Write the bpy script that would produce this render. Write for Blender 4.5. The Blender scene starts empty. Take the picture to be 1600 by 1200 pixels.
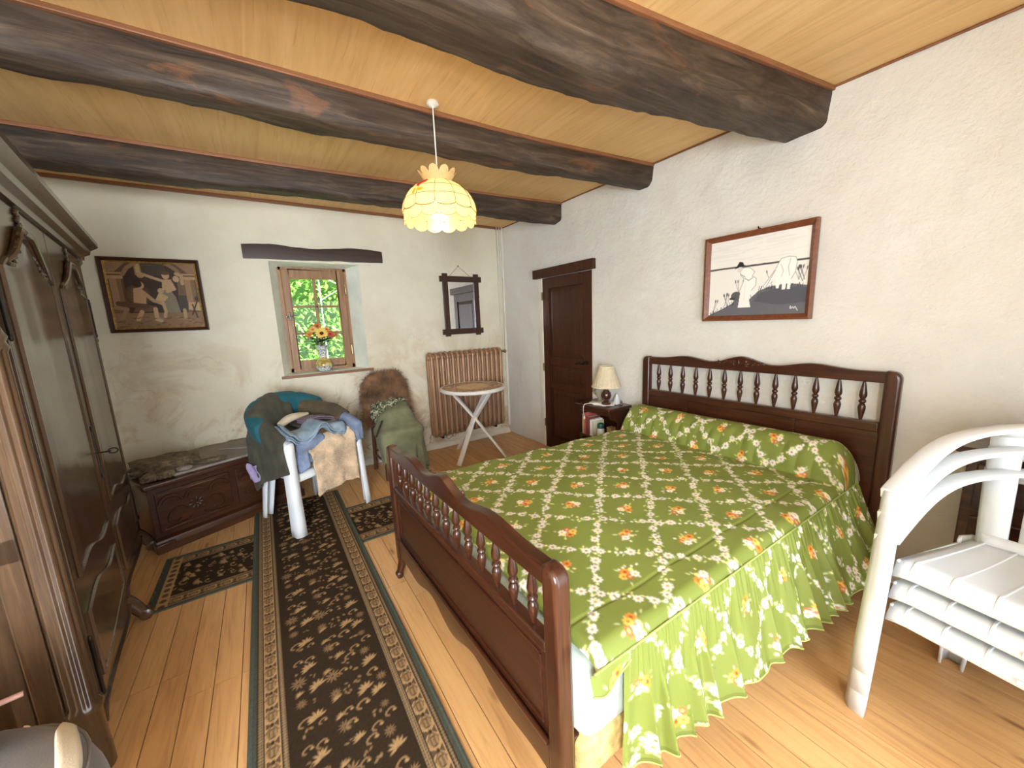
import bpy, bmesh, math, random
import numpy as np
from mathutils import Vector, Matrix, noise as mnoise
R = math.radians
PI = math.pi
rnd = random.Random(7)
S = bpy.context.scene
COL = S.collection

# ------------------------------------------------------------------ camera, world, lights, exposure
CAM_H = 1.5
yaw, pit, rol = R(33.4), R(9.57), R(-2.35)
fw = Vector((math.sin(yaw)*math.cos(pit), math.cos(yaw)*math.cos(pit), -math.sin(pit)))
rt = Vector((math.cos(yaw), -math.sin(yaw), 0))
up = rt.cross(fw)
cr = rt*math.cos(rol) + up*math.sin(rol)
cu = up*math.cos(rol) - rt*math.sin(rol)
cam = bpy.data.cameras.new('camera')
cam.sensor_fit = 'HORIZONTAL'; cam.sensor_width = 36.0; cam.lens = 583.0/1600.0*36.0
cam.clip_start = 0.02; cam.clip_end = 200
camo = bpy.data.objects.new('camera', cam); COL.objects.link(camo)
mw = Matrix.Identity(4)
for i in range(3):
    mw[i][0] = cr[i]; mw[i][1] = cu[i]; mw[i][2] = -fw[i]
mw[0][3], mw[1][3], mw[2][3] = 0.0, 0.0, CAM_H
camo.matrix_world = mw
S.camera = camo

world = bpy.data.worlds.new('world'); S.world = world; world.use_nodes = True
bg = world.node_tree.nodes['Background']
bg.inputs[0].default_value = (0.80, 0.90, 1.0, 1); bg.inputs[1].default_value = 4.0

def lamp(name, kind, loc, energy, color, **kw):
    l = bpy.data.lights.new(name, kind); l.energy = energy; l.color = color
    o = bpy.data.objects.new(name, l); COL.objects.link(o); o.location = loc
    for k, v in kw.items():
        if k == 'rot': o.rotation_euler = v
        else: setattr(l, k, v)
    return o
lamp('sun', 'SUN', (6, 6, 9), 34.0, (1.0, 0.95, 0.85), angle=R(2.0), rot=(R(8), R(42), 0))
_gl = lamp('garden_door_daylight', 'AREA', (1.0, -2.4, 3.3), 84.0, (0.93, 0.97, 1.0), shape='RECTANGLE', size=1.7, size_y=1.7)
_gl.rotation_euler = (Vector((1.15, 0.4, 0.3))-Vector((1.0, -2.4, 3.3))).to_track_quat('-Z', 'Y').to_euler()
lamp('front_left_fill', 'AREA', (-0.85, -1.16, 1.45), 98.0, (0.87, 0.94, 1.0), shape='RECTANGLE', size=0.9, size_y=1.1, rot=(R(90), 0, 0))  # added fill lamp behind the camera, evens out the room's light

S.view_settings.view_transform = 'Standard'
S.view_settings.look = 'None'
S.view_settings.exposure = 0.90
S.view_settings.gamma = 1.0
S.view_settings.use_curve_mapping = False

# room constants (metres)
W, D, CZ = 2.705, 4.20, 2.665        # right wall x, window wall y, ceiling height
LX, FY = -1.95, -0.90                # left wall x, wall behind the camera y

# ------------------------------------------------------------------ colour + material helpers
def s2l(c):
    c = np.asarray(c, float)/255.0
    return np.where(c <= 0.04045, c/12.92, ((c+0.055)/1.055)**2.4)
def rgb(r, g, b): 
    v = s2l((r, g, b)); return (float(v[0]), float(v[1]), float(v[2]), 1.0)

class NT:
    def __init__(s, name):
        m = bpy.data.materials.new(name); m.use_nodes = True
        s.m = m; s.t = m.node_tree; s.n = s.t.nodes; s.b = s.n['Principled BSDF']; s.out = s.n['Material Output']
    def new(s, k, **kw):
        n = s.n.new(k)
        for a, v in kw.items(): setattr(n, a, v)
        return n
    def link(s, a, b): s.t.links.new(a, b)
    def coord(s, kind='Object', scale=(1, 1, 1), rot=(0, 0, 0), loc=(0, 0, 0)):
        if kind == 'World':
            o = s.new('ShaderNodeNewGeometry').outputs['Position']
        else:
            o = s.new('ShaderNodeTexCoord').outputs[kind]
        mp = s.new('ShaderNodeMapping'); mp.inputs['Scale'].default_value = scale
        mp.inputs['Rotation'].default_value = rot; mp.inputs['Location'].default_value = loc
        s.link(o, mp.inputs['Vector']); return mp.outputs[0]
    def noise(s, vec, scale=5, detail=4, rough=0.55, dist=0.0):
        n = s.new('ShaderNodeTexNoise'); n.inputs['Scale'].default_value = scale; n.inputs['Detail'].default_value = detail
        n.inputs['Roughness'].default_value = rough; n.inputs['Distortion'].default_value = dist
        s.link(vec, n.inputs['Vector']); return n.outputs['Fac']
    def ramp(s, fac, stops, interp='LINEAR'):
        r = s.new('ShaderNodeValToRGB'); e = r.color_ramp.elements; r.color_ramp.interpolation = interp
        while len(e) > 1: e.remove(e[-1])
        e[0].position = stops[0][0]; e[0].color = stops[0][1]
        for p, c in stops[1:]:
            k = e.new(p); k.color = c
        s.link(fac, r.inputs[0]); return r.outputs[0]
    def mix(s, fac, a, b, mode='MIX'):
        n = s.new('ShaderNodeMix', data_type='RGBA', blend_type=mode)
        for sock, v in ((n.inputs[0], fac), (n.inputs[6], a), (n.inputs[7], b)):
            if hasattr(v, 'is_linked'): s.link(v, sock)
            else: sock.default_value = v
        return n.outputs[2]
    def math(s, op, a, b=None, clamp=False):
        n = s.new('ShaderNodeMath', operation=op, use_clamp=clamp)
        for sock, v in ((n.inputs[0], a), (n.inputs[1], b)):
            if v is None: continue
            if hasattr(v, 'is_linked'): s.link(v, sock)
            else: sock.default_value = v
        return n.outputs[0]
    def bump(s, h, strength=0.3, dist=0.01, normal=None):
        n = s.new('ShaderNodeBump'); n.inputs['Strength'].default_value = strength; n.inputs['Distance'].default_value = dist
        s.link(h, n.inputs['Height'])
        if normal is not None: s.link(normal, n.inputs['Normal'])
        return n.outputs[0]
    def set(s, **kw):
        for k, v in kw.items():
            sock = s.b.inputs[k.replace('_', ' ')]
            if hasattr(v, 'is_linked'): s.link(v, sock)
            else: sock.default_value = v
        return s.m

def plain(name, c, rough=0.5, var=0.12, scale=8, bump=0.0, bscale=60, metal=0.0, stretch=(1, 1, 1), spec=0.5, sheen=0.0, bdist=0.004):
    t = NT(name); v = t.coord('Object', stretch)
    n = t.noise(v, scale, 5)
    c = np.array(c, float)
    a = np.clip(c*(1-var), 0, 255); b = np.clip(c*(1+var), 0, 255)
    t.set(Base_Color=t.ramp(n, [(0.3, rgb(*a)), (0.7, rgb(*b))]), Roughness=rough, Metallic=metal)
    t.b.inputs['Specular IOR Level'].default_value = spec
    if sheen: t.b.inputs['Sheen Weight'].default_value = sheen
    if bump:
        t.set(Normal=t.bump(t.noise(v, bscale, 3), bump, bdist))
    return t.m

def wood(name, dark, mid, light, axis=2, rough=0.35, scale=3.0, bump=0.12, coat=0.0, spec=0.5):
    t = NT(name)
    st = [14.0, 14.0, 14.0]; st[axis] = 0.9
    v = t.coord('Object', tuple(st)); n = t.noise(v, scale, 6, 0.62, 0.6)
    n2 = t.noise(t.coord('Object', (1, 1, 1)), 2.2, 3)
    c = t.ramp(n, [(0.28, rgb(*dark)), (0.52, rgb(*mid)), (0.75, rgb(*light))])
    c = t.mix(t.ramp(n2, [(0.35, (0, 0, 0, 1)), (0.75, (1, 1, 1, 1))]), c, rgb(*mid))
    t.set(Base_Color=c, Roughness=rough, Normal=t.bump(n, bump, 0.003))
    t.b.inputs['Specular IOR Level'].default_value = spec
    t.b.inputs['Coat Weight'].default_value = coat; t.b.inputs['Coat Roughness'].default_value = 0.2
    return t.m

def painted(name, rough=0.8, bump=0.0, bscale=400, sheen=0.0, spec=0.3, bdist=0.002):
    t = NT(name); a = t.new('ShaderNodeVertexColor', layer_name='Col')
    t.set(Base_Color=a.outputs[0], Roughness=rough)
    t.b.inputs['Specular IOR Level'].default_value = spec
    if sheen: t.b.inputs['Sheen Weight'].default_value = sheen
    if bump: t.set(Normal=t.bump(t.noise(t.coord('Object'), bscale, 2), bump, bdist))
    return t.m

def plaster(name, base, patch, stain, back=False):
    t = NT(name); v = t.coord('World')
    n1 = t.noise(v, 1.3, 6, 0.6); n2 = t.noise(v, 5.0, 6, 0.65); n3 = t.noise(v, 42.0, 4, 0.6)
    c = t.ramp(n1, [(0.32, rgb(*patch)), (0.62, rgb(*base))])
    c = t.mix(t.ramp(n2, [(0.40, (0.35, 0.35, 0.35, 1)), (0.60, (0, 0, 0, 1))]), c, rgb(*patch))
    if back:
        # damp stains, stronger low down on the window wall (they have their own shapes)
        sep = t.new('ShaderNodeSeparateXYZ'); g = t.new('ShaderNodeNewGeometry'); t.link(g.outputs['Position'], sep.inputs[0])
        low = t.math('MULTIPLY', t.math('SUBTRACT', 1.75, sep.outputs['Z']), 0.62, True)
        patchy = t.ramp(t.noise(v, 2.3, 7, 0.7, 0.8), [(0.48, (0, 0, 0, 1)), (0.60, (1, 1, 1, 1))])
        fac = t.math('MULTIPLY', low, patchy)
        c = t.mix(t.math('MULTIPLY', fac, 0.75), c, rgb(*stain))
        vo = t.new('ShaderNodeTexVoronoi', feature='DISTANCE_TO_EDGE'); vo.inputs['Scale'].default_value = 1.6
        wv = t.new('ShaderNodeVectorMath', operation='ADD'); nn = t.new('ShaderNodeTexNoise'); nn.inputs['Scale'].default_value = 3.0; nn.inputs['Detail'].default_value = 6
        t.link(v, nn.inputs['Vector']); t.link(v, wv.inputs[0]); t.link(nn.outputs['Color'], wv.inputs[1]); t.link(wv.outputs[0], vo.inputs['Vector'])
        crack = t.ramp(vo.outputs['Distance'], [(0.004, (1, 1, 1, 1)), (0.018, (0, 0, 0, 1))])
        cm = t.math('MULTIPLY', t.math('MULTIPLY', crack, low), t.ramp(n1, [(0.45, (0, 0, 0, 1)), (0.6, (1, 1, 1, 1))]))
        c = t.mix(t.math('MULTIPLY', cm, 0.9), c, rgb(146, 114, 80))
    h = t.math('ADD', t.math('MULTIPLY', n2, 1.0), t.math('MULTIPLY', n3, 0.16))
    nb = t.bump(h, 0.55 if not back else 0.35, 0.03)
    t.set(Base_Color=c, Roughness=0.9, Normal=nb)
    t.b.inputs['Specular IOR Level'].default_value = 0.15
    return t.m

MAT = {}
MAT['plaster_back'] = plaster('plaster_back', (228, 222, 203), (216, 208, 186), (176, 143, 100), True)
MAT['plaster_right'] = plaster('plaster_right', (228, 227, 223), (217, 214, 207), (180, 150, 110))
MAT['plaster_plain'] = plaster('plaster_plain', (224, 218, 204), (212, 205, 190), (180, 150, 110))
MAT['reveal'] = plain('reveal_paint', (232, 236, 222), 0.7, 0.04, 6, 0.2, 30)

def floor_mat():
    t = NT('pine_floorboards'); oi = t.new('ShaderNodeObjectInfo')
    off = t.new('ShaderNodeVectorMath', operation='SCALE'); off.inputs[0].default_value = (13.7, 31.1, 0); t.link(oi.outputs['Random'], off.inputs['Scale'])
    g = t.new('ShaderNodeNewGeometry'); ad = t.new('ShaderNodeVectorMath', operation='ADD')
    t.link(g.outputs['Position'], ad.inputs[0]); t.link(off.outputs[0], ad.inputs[1])
    mp = t.new('ShaderNodeMapping'); mp.inputs['Scale'].default_value = (11, 0.8, 5); t.link(ad.outputs[0], mp.inputs[0])
    n = t.noise(mp.outputs[0], 3.0, 7, 0.6, 1.2)
    c = t.ramp(n, [(0.25, rgb(160, 114, 70)), (0.5, rgb(207, 160, 106)), (0.78, rgb(224, 180, 124))])
    tint = t.ramp(oi.outputs['Random'], [(0.0, rgb(184, 134, 88)), (0.3, rgb(218, 172, 114)), (0.65, rgb(196, 146, 96)), (1.0, rgb(224, 180, 120))])
    c = t.mix(0.45, c, tint)
    vo = t.new('ShaderNodeTexVoronoi'); mp2 = t.new('ShaderNodeMapping'); mp2.inputs['Scale'].default_value = (7, 1.9, 1); t.link(ad.outputs[0], mp2.inputs[0]); t.link(mp2.outputs[0], vo.inputs['Vector']); vo.inputs['Scale'].default_value = 1.0
    c = t.mix(t.ramp(vo.outputs['Distance'], [(0.03, (0.75, 0.75, 0.75, 1)), (0.11, (0, 0, 0, 1))]), c, rgb(112, 66, 34))
    t.set(Base_Color=c, Roughness=t.ramp(n, [(0.2, (0.42, 0.42, 0.42, 1)), (0.8, (0.27, 0.27, 0.27, 1))]), Normal=t.bump(n, 0.08, 0.003))
    return t.m
MAT['floor'] = floor_mat()

def ceiling_mat():
    t = NT('ceiling_plywood'); v = t.coord('World', (9, 0.55, 1)); n = t.noise(v, 2.0, 7, 0.65, 1.0)
    v2 = t.coord('World', (26, 1.2, 1)); n2 = t.noise(v2, 2.5, 5, 0.6, 0.4)
    c = t.ramp(n, [(0.25, rgb(206, 164, 106)), (0.5, rgb(222, 182, 122)), (0.75, rgb(230, 194, 138))])
    c = t.mix(t.ramp(n2, [(0.30, (0.5, 0.5, 0.5, 1)), (0.42, (0, 0, 0, 1))]), c, rgb(188, 142, 88))
    t.set(Base_Color=c, Roughness=0.55, Normal=t.bump(n2, 0.08, 0.003)); return t.m
MAT['ceiling'] = ceiling_mat()

def beam_mat():
    t = NT('old_beam_oak'); v = t.coord('Object', (0.7, 9, 9)); n = t.noise(v, 2.4, 8, 0.68, 1.0)
    big = t.noise(t.coord('Object', (1.2, 4, 4)), 2.0, 5, 0.6, 0.5)
    c = t.ramp(n, [(0.28, rgb(38, 29, 22)), (0.5, rgb(68, 55, 44)), (0.66, rgb(92, 77, 62)), (0.85, rgb(140, 126, 108))])
    c = t.mix(t.ramp(big, [(0.60, (0, 0, 0, 1)), (0.68, (0.6, 0.6, 0.6, 1))]), c, rgb(118, 78, 52))
    c = t.mix(t.ramp(big, [(0.28, (0.7, 0.7, 0.7, 1)), (0.40, (0, 0, 0, 1))]), c, rgb(58, 44, 36))
    t.set(Base_Color=c, Roughness=t.ramp(big, [(0.3, (0.7, 0.7, 0.7, 1)), (0.7, (0.42, 0.42, 0.42, 1))]), Normal=t.bump(n, 0.5, 0.012))
    t.b.inputs['Specular IOR Level'].default_value = 0.3
    return t.m
MAT['beam'] = beam_mat()
MAT['trim'] = wood('trim_redwood', (104, 64, 38), (134, 86, 54), (156, 106, 70), 0, 0.5)
MAT['oak_dark'] = wood('dark_oak', (36, 22, 14), (58, 36, 24), (80, 52, 34), 0, 0.5)
MAT['door'] = wood('door_walnut', (44, 22, 13), (68, 37, 22), (92, 54, 33), 2, 0.5, spec=0.25)
MAT['bed'] = wood('bed_cherry', (40, 18, 10), (66, 34, 20), (94, 54, 33), 1, 0.28, 3.0, 0.06, 0.3)
MAT['bed_v'] = wood('bed_cherry_upright', (40, 18, 10), (66, 34, 20), (94, 54, 33), 2, 0.28, 3.0, 0.06, 0.3)
MAT['wardrobe'] = wood('wardrobe_oak', (54, 38, 26), (78, 58, 41), (100, 77, 55), 2, 0.24, 3.0, 0.06, 0.45)
MAT['chest'] = wood('chest_oak', (40, 20, 11), (66, 36, 20), (94, 56, 33), 0, 0.32, 3.0, 0.1, 0.3)
MAT['window'] = wood('window_oak', (112, 76, 42), (146, 105, 64), (172, 130, 84), 2, 0.45)
MAT['window_h'] = wood('window_oak_h', (112, 76, 42), (146, 105, 64), (172, 130, 84), 0, 0.45)
MAT['frame_red'] = wood('frame_mahogany', (88, 46, 26), (120, 68, 42), (146, 90, 60), 1, 0.35)
MAT['frame_dark'] = wood('frame_dark', (40, 22, 14), (60, 36, 24), (80, 50, 34), 2, 0.4)
MAT['chairwood'] = wood('chair_wood', (60, 34, 20), (88, 54, 34), (112, 74, 48), 2, 0.45)
MAT['gold'] = plain('gilt', (200, 164, 92), 0.35, 0.2, 60, metal=0.7)
MAT['plastic'] = plain('white_plastic', (222, 226, 230), 0.32, 0.015, 4)
MAT['plastic_table'] = plain('white_plastic_table', (232, 228, 222), 0.4, 0.02, 4)
MAT['radiator'] = plain('radiator_paint', (166, 128, 98), 0.38, 0.06, 6, metal=0.25)
MAT['brass'] = plain('aged_brass', (150, 132, 96), 0.35, 0.15, 30, metal=0.9)
MAT['steel'] = plain('bright_steel', (190, 190, 186), 0.25, 0.08, 30, metal=0.9)
MAT['iron'] = plain('dark_iron', (52, 46, 40), 0.4, 0.1, 30, metal=0.8)
MAT['pipe'] = plain('white_pipe_paint', (226, 220, 206), 0.5, 0.03)
MAT['hedge'] = None

# ------------------------------------------------------------------ mesh helpers
class MB:
    def __init__(s): s.v = []; s.f = []
    def add(s, vs, fs, xf=None):
        o = len(s.v)
        if xf is not None: vs = [xf @ Vector(p) for p in vs]
        s.v += [tuple(p) for p in vs]; s.f += [tuple(i+o for i in q) for q in fs]; return s
    def box(s, c, d, rz=0.0, xf=None):
        x, y, z = d[0]/2, d[1]/2, d[2]/2
        vs = [(-x, -y, -z), (x, -y, -z), (x, y, -z), (-x, y, -z), (-x, -y, z), (x, -y, z), (x, y, z), (-x, y, z)]
        m = Matrix.Translation(c) @ Matrix.Rotation(rz, 4, 'Z')
        if xf is not None: m = xf @ m
        return s.add(vs, [(0, 3, 2, 1), (4, 5, 6, 7), (0, 1, 5, 4), (1, 2, 6, 5), (2, 3, 7, 6), (3, 0, 4, 7)], m)
    def bb(s, x0, x1, y0, y1, z0, z1, xf=None):
        return s.box(((x0+x1)/2, (y0+y1)/2, (z0+z1)/2), (abs(x1-x0), abs(y1-y0), abs(z1-z0)), 0, xf)
    def hexa(s, pts, xf=None):      # 4 bottom, 4 top (same winding)
        return s.add(pts, [(0, 3, 2, 1), (4, 5, 6, 7), (0, 1, 5, 4), (1, 2, 6, 5), (2, 3, 7, 6), (3, 0, 4, 7)], xf)
    def lathe(s, prof, n=20, xf=None, cap=True, rad=None):
        vs = []; fs = []
        for r, z in prof:
            for k in range(n):
                a = 2*PI*k/n; rr = r*(rad(a, z) if rad else 1); vs.append((rr*math.cos(a), rr*math.sin(a), z))
        m = len(prof)
        for i in range(m-1):
            for k in range(n):
                a = i*n+k; b = i*n+(k+1) % n; fs.append((a, b, b+n, a+n))
        if cap:
            fs.append(tuple(range(n-1, -1, -1))); fs.append(tuple((m-1)*n+k for k in range(n)))
        return s.add(vs, fs, xf)
    def prism(s, poly, h0, h1, xf=None):   # polygon in xy, extruded along z
        n = len(poly)
        vs = [(x, y, h0) for x, y in poly] + [(x, y, h1) for x, y in poly]
        fs = [tuple(range(n-1, -1, -1)), tuple(range(n, 2*n))] + [(i, (i+1) % n, (i+1) % n+n, i+n) for i in range(n)]
        return s.add(vs, fs, xf)
    def sweep(s, path, sec, closed=False, upv=(0, 0, 1), scl=None, cap=True, xf=None):
        # sec: list of (a,b); a along side = t x up, b along up'
        P = [Vector(p) for p in path]; n = len(P); m = len(sec); vs = []; fs = []
        U = Vector(upv)
        for i in range(n):
            a = P[(i-1) % n] if (closed or i > 0) else P[i]; b = P[(i+1) % n] if (closed or i < n-1) else P[i]
            t = (b-a)
            t = t.normalized() if t.length > 1e-9 else Vector((1, 0, 0))
            sd = t.cross(U)
            if sd.length < 1e-4: sd = t.cross(Vector((1, 0.1, 0)))
            sd.normalize(); u2 = sd.cross(t).normalized()
            k = scl(i/(n-1)) if scl else 1.0
            for aa, bb in sec: vs.append(P[i] + sd*(aa*k) + u2*(bb*k))
        for i in range(n if closed else n-1):
            for k in range(m):
                a = i*m+k; b = i*m+(k+1) % m; j = (i+1) % n
                fs.append((a, b, j*m+(k+1) % m, j*m+k))
        if cap and not closed:
            fs.append(tuple(range(m-1, -1, -1))); fs.append(tuple((n-1)*m+k for k in range(m)))
        return s.add(vs, fs, xf)
    def tube(s, path, r, n=8, closed=False, scl=None, xf=None, flat=1.0, upv=(0, 0, 1)):
        return s.sweep(path, [(r*math.cos(2*PI*k/n), r*flat*math.sin(2*PI*k/n)) for k in range(n)], closed, upv, scl, True, xf)
    def grid(s, rows, xf=None, closed_u=False):
        n = len(rows); m = len(rows[0]); vs = [p for r in rows for p in r]; fs = []
        for i in range(n-1):
            for k in range(m if closed_u else m-1):
                b = (k+1) % m; fs.append((i*m+k, i*m+b, (i+1)*m+b, (i+1)*m+k))
        return s.add(vs, fs, xf)
    def ball(s, c, r, n=10, m=7, xf=None):
        r = (r, r, r) if not hasattr(r, '__len__') else r
        rows = [[(c[0]+r[0]*math.sin(PI*i/m)*math.cos(2*PI*k/n), c[1]+r[1]*math.sin(PI*i/m)*math.sin(2*PI*k/n), c[2]+r[2]*math.cos(PI*i/m)) for k in range(n)] for i in range(m, -1, -1)]
        return s.grid(rows, xf, True)
    def build(s, name, mat, parent=None, bevel=0.0, sub=0, solid=0.0, smooth=True, ang=38, xf=None, segs=2, recalc=True):
        me = bpy.data.meshes.new(name)
        vs = s.v if xf is None else [tuple(xf @ Vector(p)) for p in s.v]
        me.from_pydata(vs, [], s.f)
        if recalc:
            bm = bmesh.new(); bm.from_mesh(me)
            bmesh.ops.remove_doubles(bm, verts=bm.verts, dist=1e-5)
            bmesh.ops.recalc_face_normals(bm, faces=bm.faces); bm.to_mesh(me); bm.free()
        return link(name, me, mat, parent, bevel, sub, solid, smooth, ang, segs)

def link(name, me, mat, parent=None, bevel=0.0, sub=0, solid=0.0, smooth=True, ang=38, segs=2):
    if mat is not None: me.materials.append(MAT[mat] if isinstance(mat, str) else mat)
    if smooth and len(me.polygons):
        me.polygons.foreach_set('use_smooth', [True]*len(me.polygons)); me.set_sharp_from_angle(angle=R(ang))
    o = bpy.data.objects.new(name, me); COL.objects.link(o)
    if parent is not None: o.parent = parent
    if solid: 
        m = o.modifiers.new('solid', 'SOLIDIFY'); m.thickness = solid; m.offset = 0
    if bevel:
        m = o.modifiers.new('bevel', 'BEVEL'); m.width = bevel; m.segments = segs; m.limit_method = 'ANGLE'; m.angle_limit = R(40)
    if sub:
        m = o.modifiers.new('sub', 'SUBSURF'); m.levels = sub; m.render_levels = sub
    return o

def tag(o, label, cat, group=None):
    o['label'] = label; o['category'] = cat
    if group: o['group'] = group
    return o
def struct(o): o['kind'] = 'structure'; return o
def thing(name, label, cat, loc=(0, 0, 0), rot=(0, 0, 0), group=None):
    o = bpy.data.objects.new(name, None); COL.objects.link(o); o.empty_display_size = 0.1
    o.location = loc; o.rotation_euler = rot; return tag(o, label, cat, group)
def clone(o, parent):
    c = o.copy(); COL.objects.link(c); c.parent = parent
    for ch in o.children: clone(ch, c)
    return c
def fbm(x, y=0.0, z=0.0, o=4): return mnoise.fractal(Vector((x, y, z)), 1.0, 2.0, o)
def rbox(w, h, r, n=4):     # rounded rectangle section
    pts = []
    for cx, cy, a0 in ((w/2-r, h/2-r, 0), (-w/2+r, h/2-r, 90), (-w/2+r, -h/2+r, 180), (w/2-r, -h/2+r, 270)):
        for k in range(n+1):
            a = R(a0+90*k/n); pts.append((cx+r*math.cos(a), cy+r*math.sin(a)))
    return pts
def bez(p0, p1, p2, p3, n=12):
    out = []
    for i in range(n+1):
        t = i/n; out.append(tuple((1-t)**3*a+3*(1-t)**2*t*b+3*(1-t)*t*t*c+t**3*d for a, b, c, d in zip(p0, p1, p2, p3)))
    return out
def spline(pts, n=8):       # catmull-rom through points
    P = [Vector(p) for p in pts]; P = [P[0]*2-P[1]] + P + [P[-1]*2-P[-2]]; out = []
    for i in range(1, len(P)-2):
        for k in range(n):
            t = k/n; a, b, c, d = P[i-1], P[i], P[i+1], P[i+2]
            out.append(0.5*((2*b)+(c-a)*t+(2*a-5*b+4*c-d)*t*t+(3*b-a-3*c+d)*t**3))
    out.append(P[-2]); return out

def canvas_mesh(name, P, Cc, mat, parent=None, close=False):
    """P: (n,m,3) points, Cc: (n,m,3) linear colours -> one mesh with a colour attribute"""
    n, m = P.shape[:2]; me = bpy.data.meshes.new(name)
    idx = np.arange(n*m).reshape(n, m)
    q = np.stack([idx[:-1, :-1], idx[:-1, 1:], idx[1:, 1:], idx[1:, :-1]], -1).reshape(-1, 4)
    me.vertices.add(n*m); me.vertices.foreach_set('co', P.reshape(-1).astype(np.float32))
    me.loops.add(q.size); me.loops.foreach_set('vertex_index', q.reshape(-1).astype(np.int32))
    me.polygons.add(len(q)); me.polygons.foreach_set('loop_start', np.arange(0, q.size, 4, dtype=np.int32))
    me.polygons.foreach_set('use_smooth', np.ones(len(q), bool))
    me.update(calc_edges=True); me.validate()
    at = me.color_attributes.new('Col', 'FLOAT_COLOR', 'POINT')
    a = np.ones((n*m, 4), np.float32); a[:, :3] = Cc.reshape(-1, 3); at.data.foreach_set('color', a.reshape(-1))
    me.materials.append(MAT[mat] if isinstance(mat, str) else mat)
    o = bpy.data.objects.new(name, me); COL.objects.link(o)
    if parent is not None: o.parent = parent
    return o

class Canvas:               # painted in metres, origin lower-left, row = v, column = u
    def __init__(s, w, h, res, base):
        s.res = res; s.nw = int(round(w/res))+1; s.nh = int(round(h/res))+1
        s.a = np.ones((s.nh, s.nw, 3))*s2l(base); s.w = w; s.h = h
    def win(s, x0, x1, y0, y1):
        i0 = max(0, int((y0)/s.res)); i1 = min(s.nh, int(y1/s.res)+2); j0 = max(0, int(x0/s.res)); j1 = min(s.nw, int(x1/s.res)+2)
        if i1 <= i0 or j1 <= j0: return None
        Y, X = np.mgrid[i0:i1, j0:j1]; return slice(i0, i1), slice(j0, j1), X*s.res, Y*s.res
    def put(s, w, mask, c, al=1.0):
        m = (np.clip(mask, 0, 1)*al)[..., None]; s.a[w[0], w[1]] = s.a[w[0], w[1]]*(1-m)+s2l(c)*m
    def ell(s, cx, cy, rx, ry, c, rot=0.0, al=1.0):
        r = max(rx, ry); w = s.win(cx-r, cx+r, cy-r, cy+r)
        if w is None: return
        X = w[2]-cx; Y = w[3]-cy; ca, sa = math.cos(rot), math.sin(rot)
        d = np.sqrt(((X*ca+Y*sa)/rx)**2+((-X*sa+Y*ca)/ry)**2); s.put(w, (1-d)*min(rx, ry)/s.res+0.5, c, al)
    def daisy(s, cx, cy, r, c, cc, n=8, a0=0.0, inner=0.34):
        w = s.win(cx-r, cx+r, cy-r, cy+r)
        if w is None: return
        X = w[2]-cx; Y = w[3]-cy; d = np.hypot(X, Y); th = np.arctan2(Y, X)+a0
        lim = r*(0.62+0.38*np.abs(np.cos(n*th/2))**0.7); s.put(w, (lim-d)/s.res+0.5, c)
        if cc is not None: s.ell(cx, cy, r*inner, r*inner, cc)
    def poly(s, pts, c, al=1.0):
        xs = [p[0] for p in pts]; ys = [p[1] for p in pts]; w = s.win(min(xs), max(xs), min(ys), max(ys))
        if w is None: return
        X, Y = w[2], w[3]; ins = np.zeros(X.shape, bool); n = len(pts)
        for i in range(n):
            x0, y0 = pts[i]; x1, y1 = pts[(i+1) % n]
            if y0 == y1: continue
            ins ^= ((y0 > Y) != (y1 > Y)) & (X < (x1-x0)*(Y-y0)/(y1-y0)+x0)
        s.put(w, ins.astype(float), c, al)
    def line(s, pts, r, c, al=1.0):
        for (x0, y0), (x1, y1) in zip(pts[:-1], pts[1:]):
            w = s.win(min(x0, x1)-r, max(x0, x1)+r, min(y0, y1)-r, max(y0, y1)+r)
            if w is None: continue
            dx, dy = x1-x0, y1-y0; L2 = dx*dx+dy*dy+1e-12
            t = np.clip(((w[2]-x0)*dx+(w[3]-y0)*dy)/L2, 0, 1); d = np.hypot(w[2]-x0-t*dx, w[3]-y0-t*dy)
            s.put(w, (r-d)/s.res+0.5, c, al)
    def rect(s, x0, x1, y0, y1, c, al=1.0):
        w = s.win(x0, x1, y0, y1)
        if w is None: return
        s.put(w, ((w[2] >= x0) & (w[2] <= x1) & (w[3] >= y0) & (w[3] <= y1)).astype(float), c, al)
    def sample(s, u, v):
        x = np.clip(u/s.res, 0, s.nw-1.001); y = np.clip(v/s.res, 0, s.nh-1.001); j = x.astype(int); i = y.astype(int); fx = (x-j)[..., None]; fy = (y-i)[..., None]
        A = s.a; return (A[i, j]*(1-fx)+A[i, j+1]*fx)*(1-fy)+(A[i+1, j]*(1-fx)+A[i+1, j+1]*fx)*fy

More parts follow.
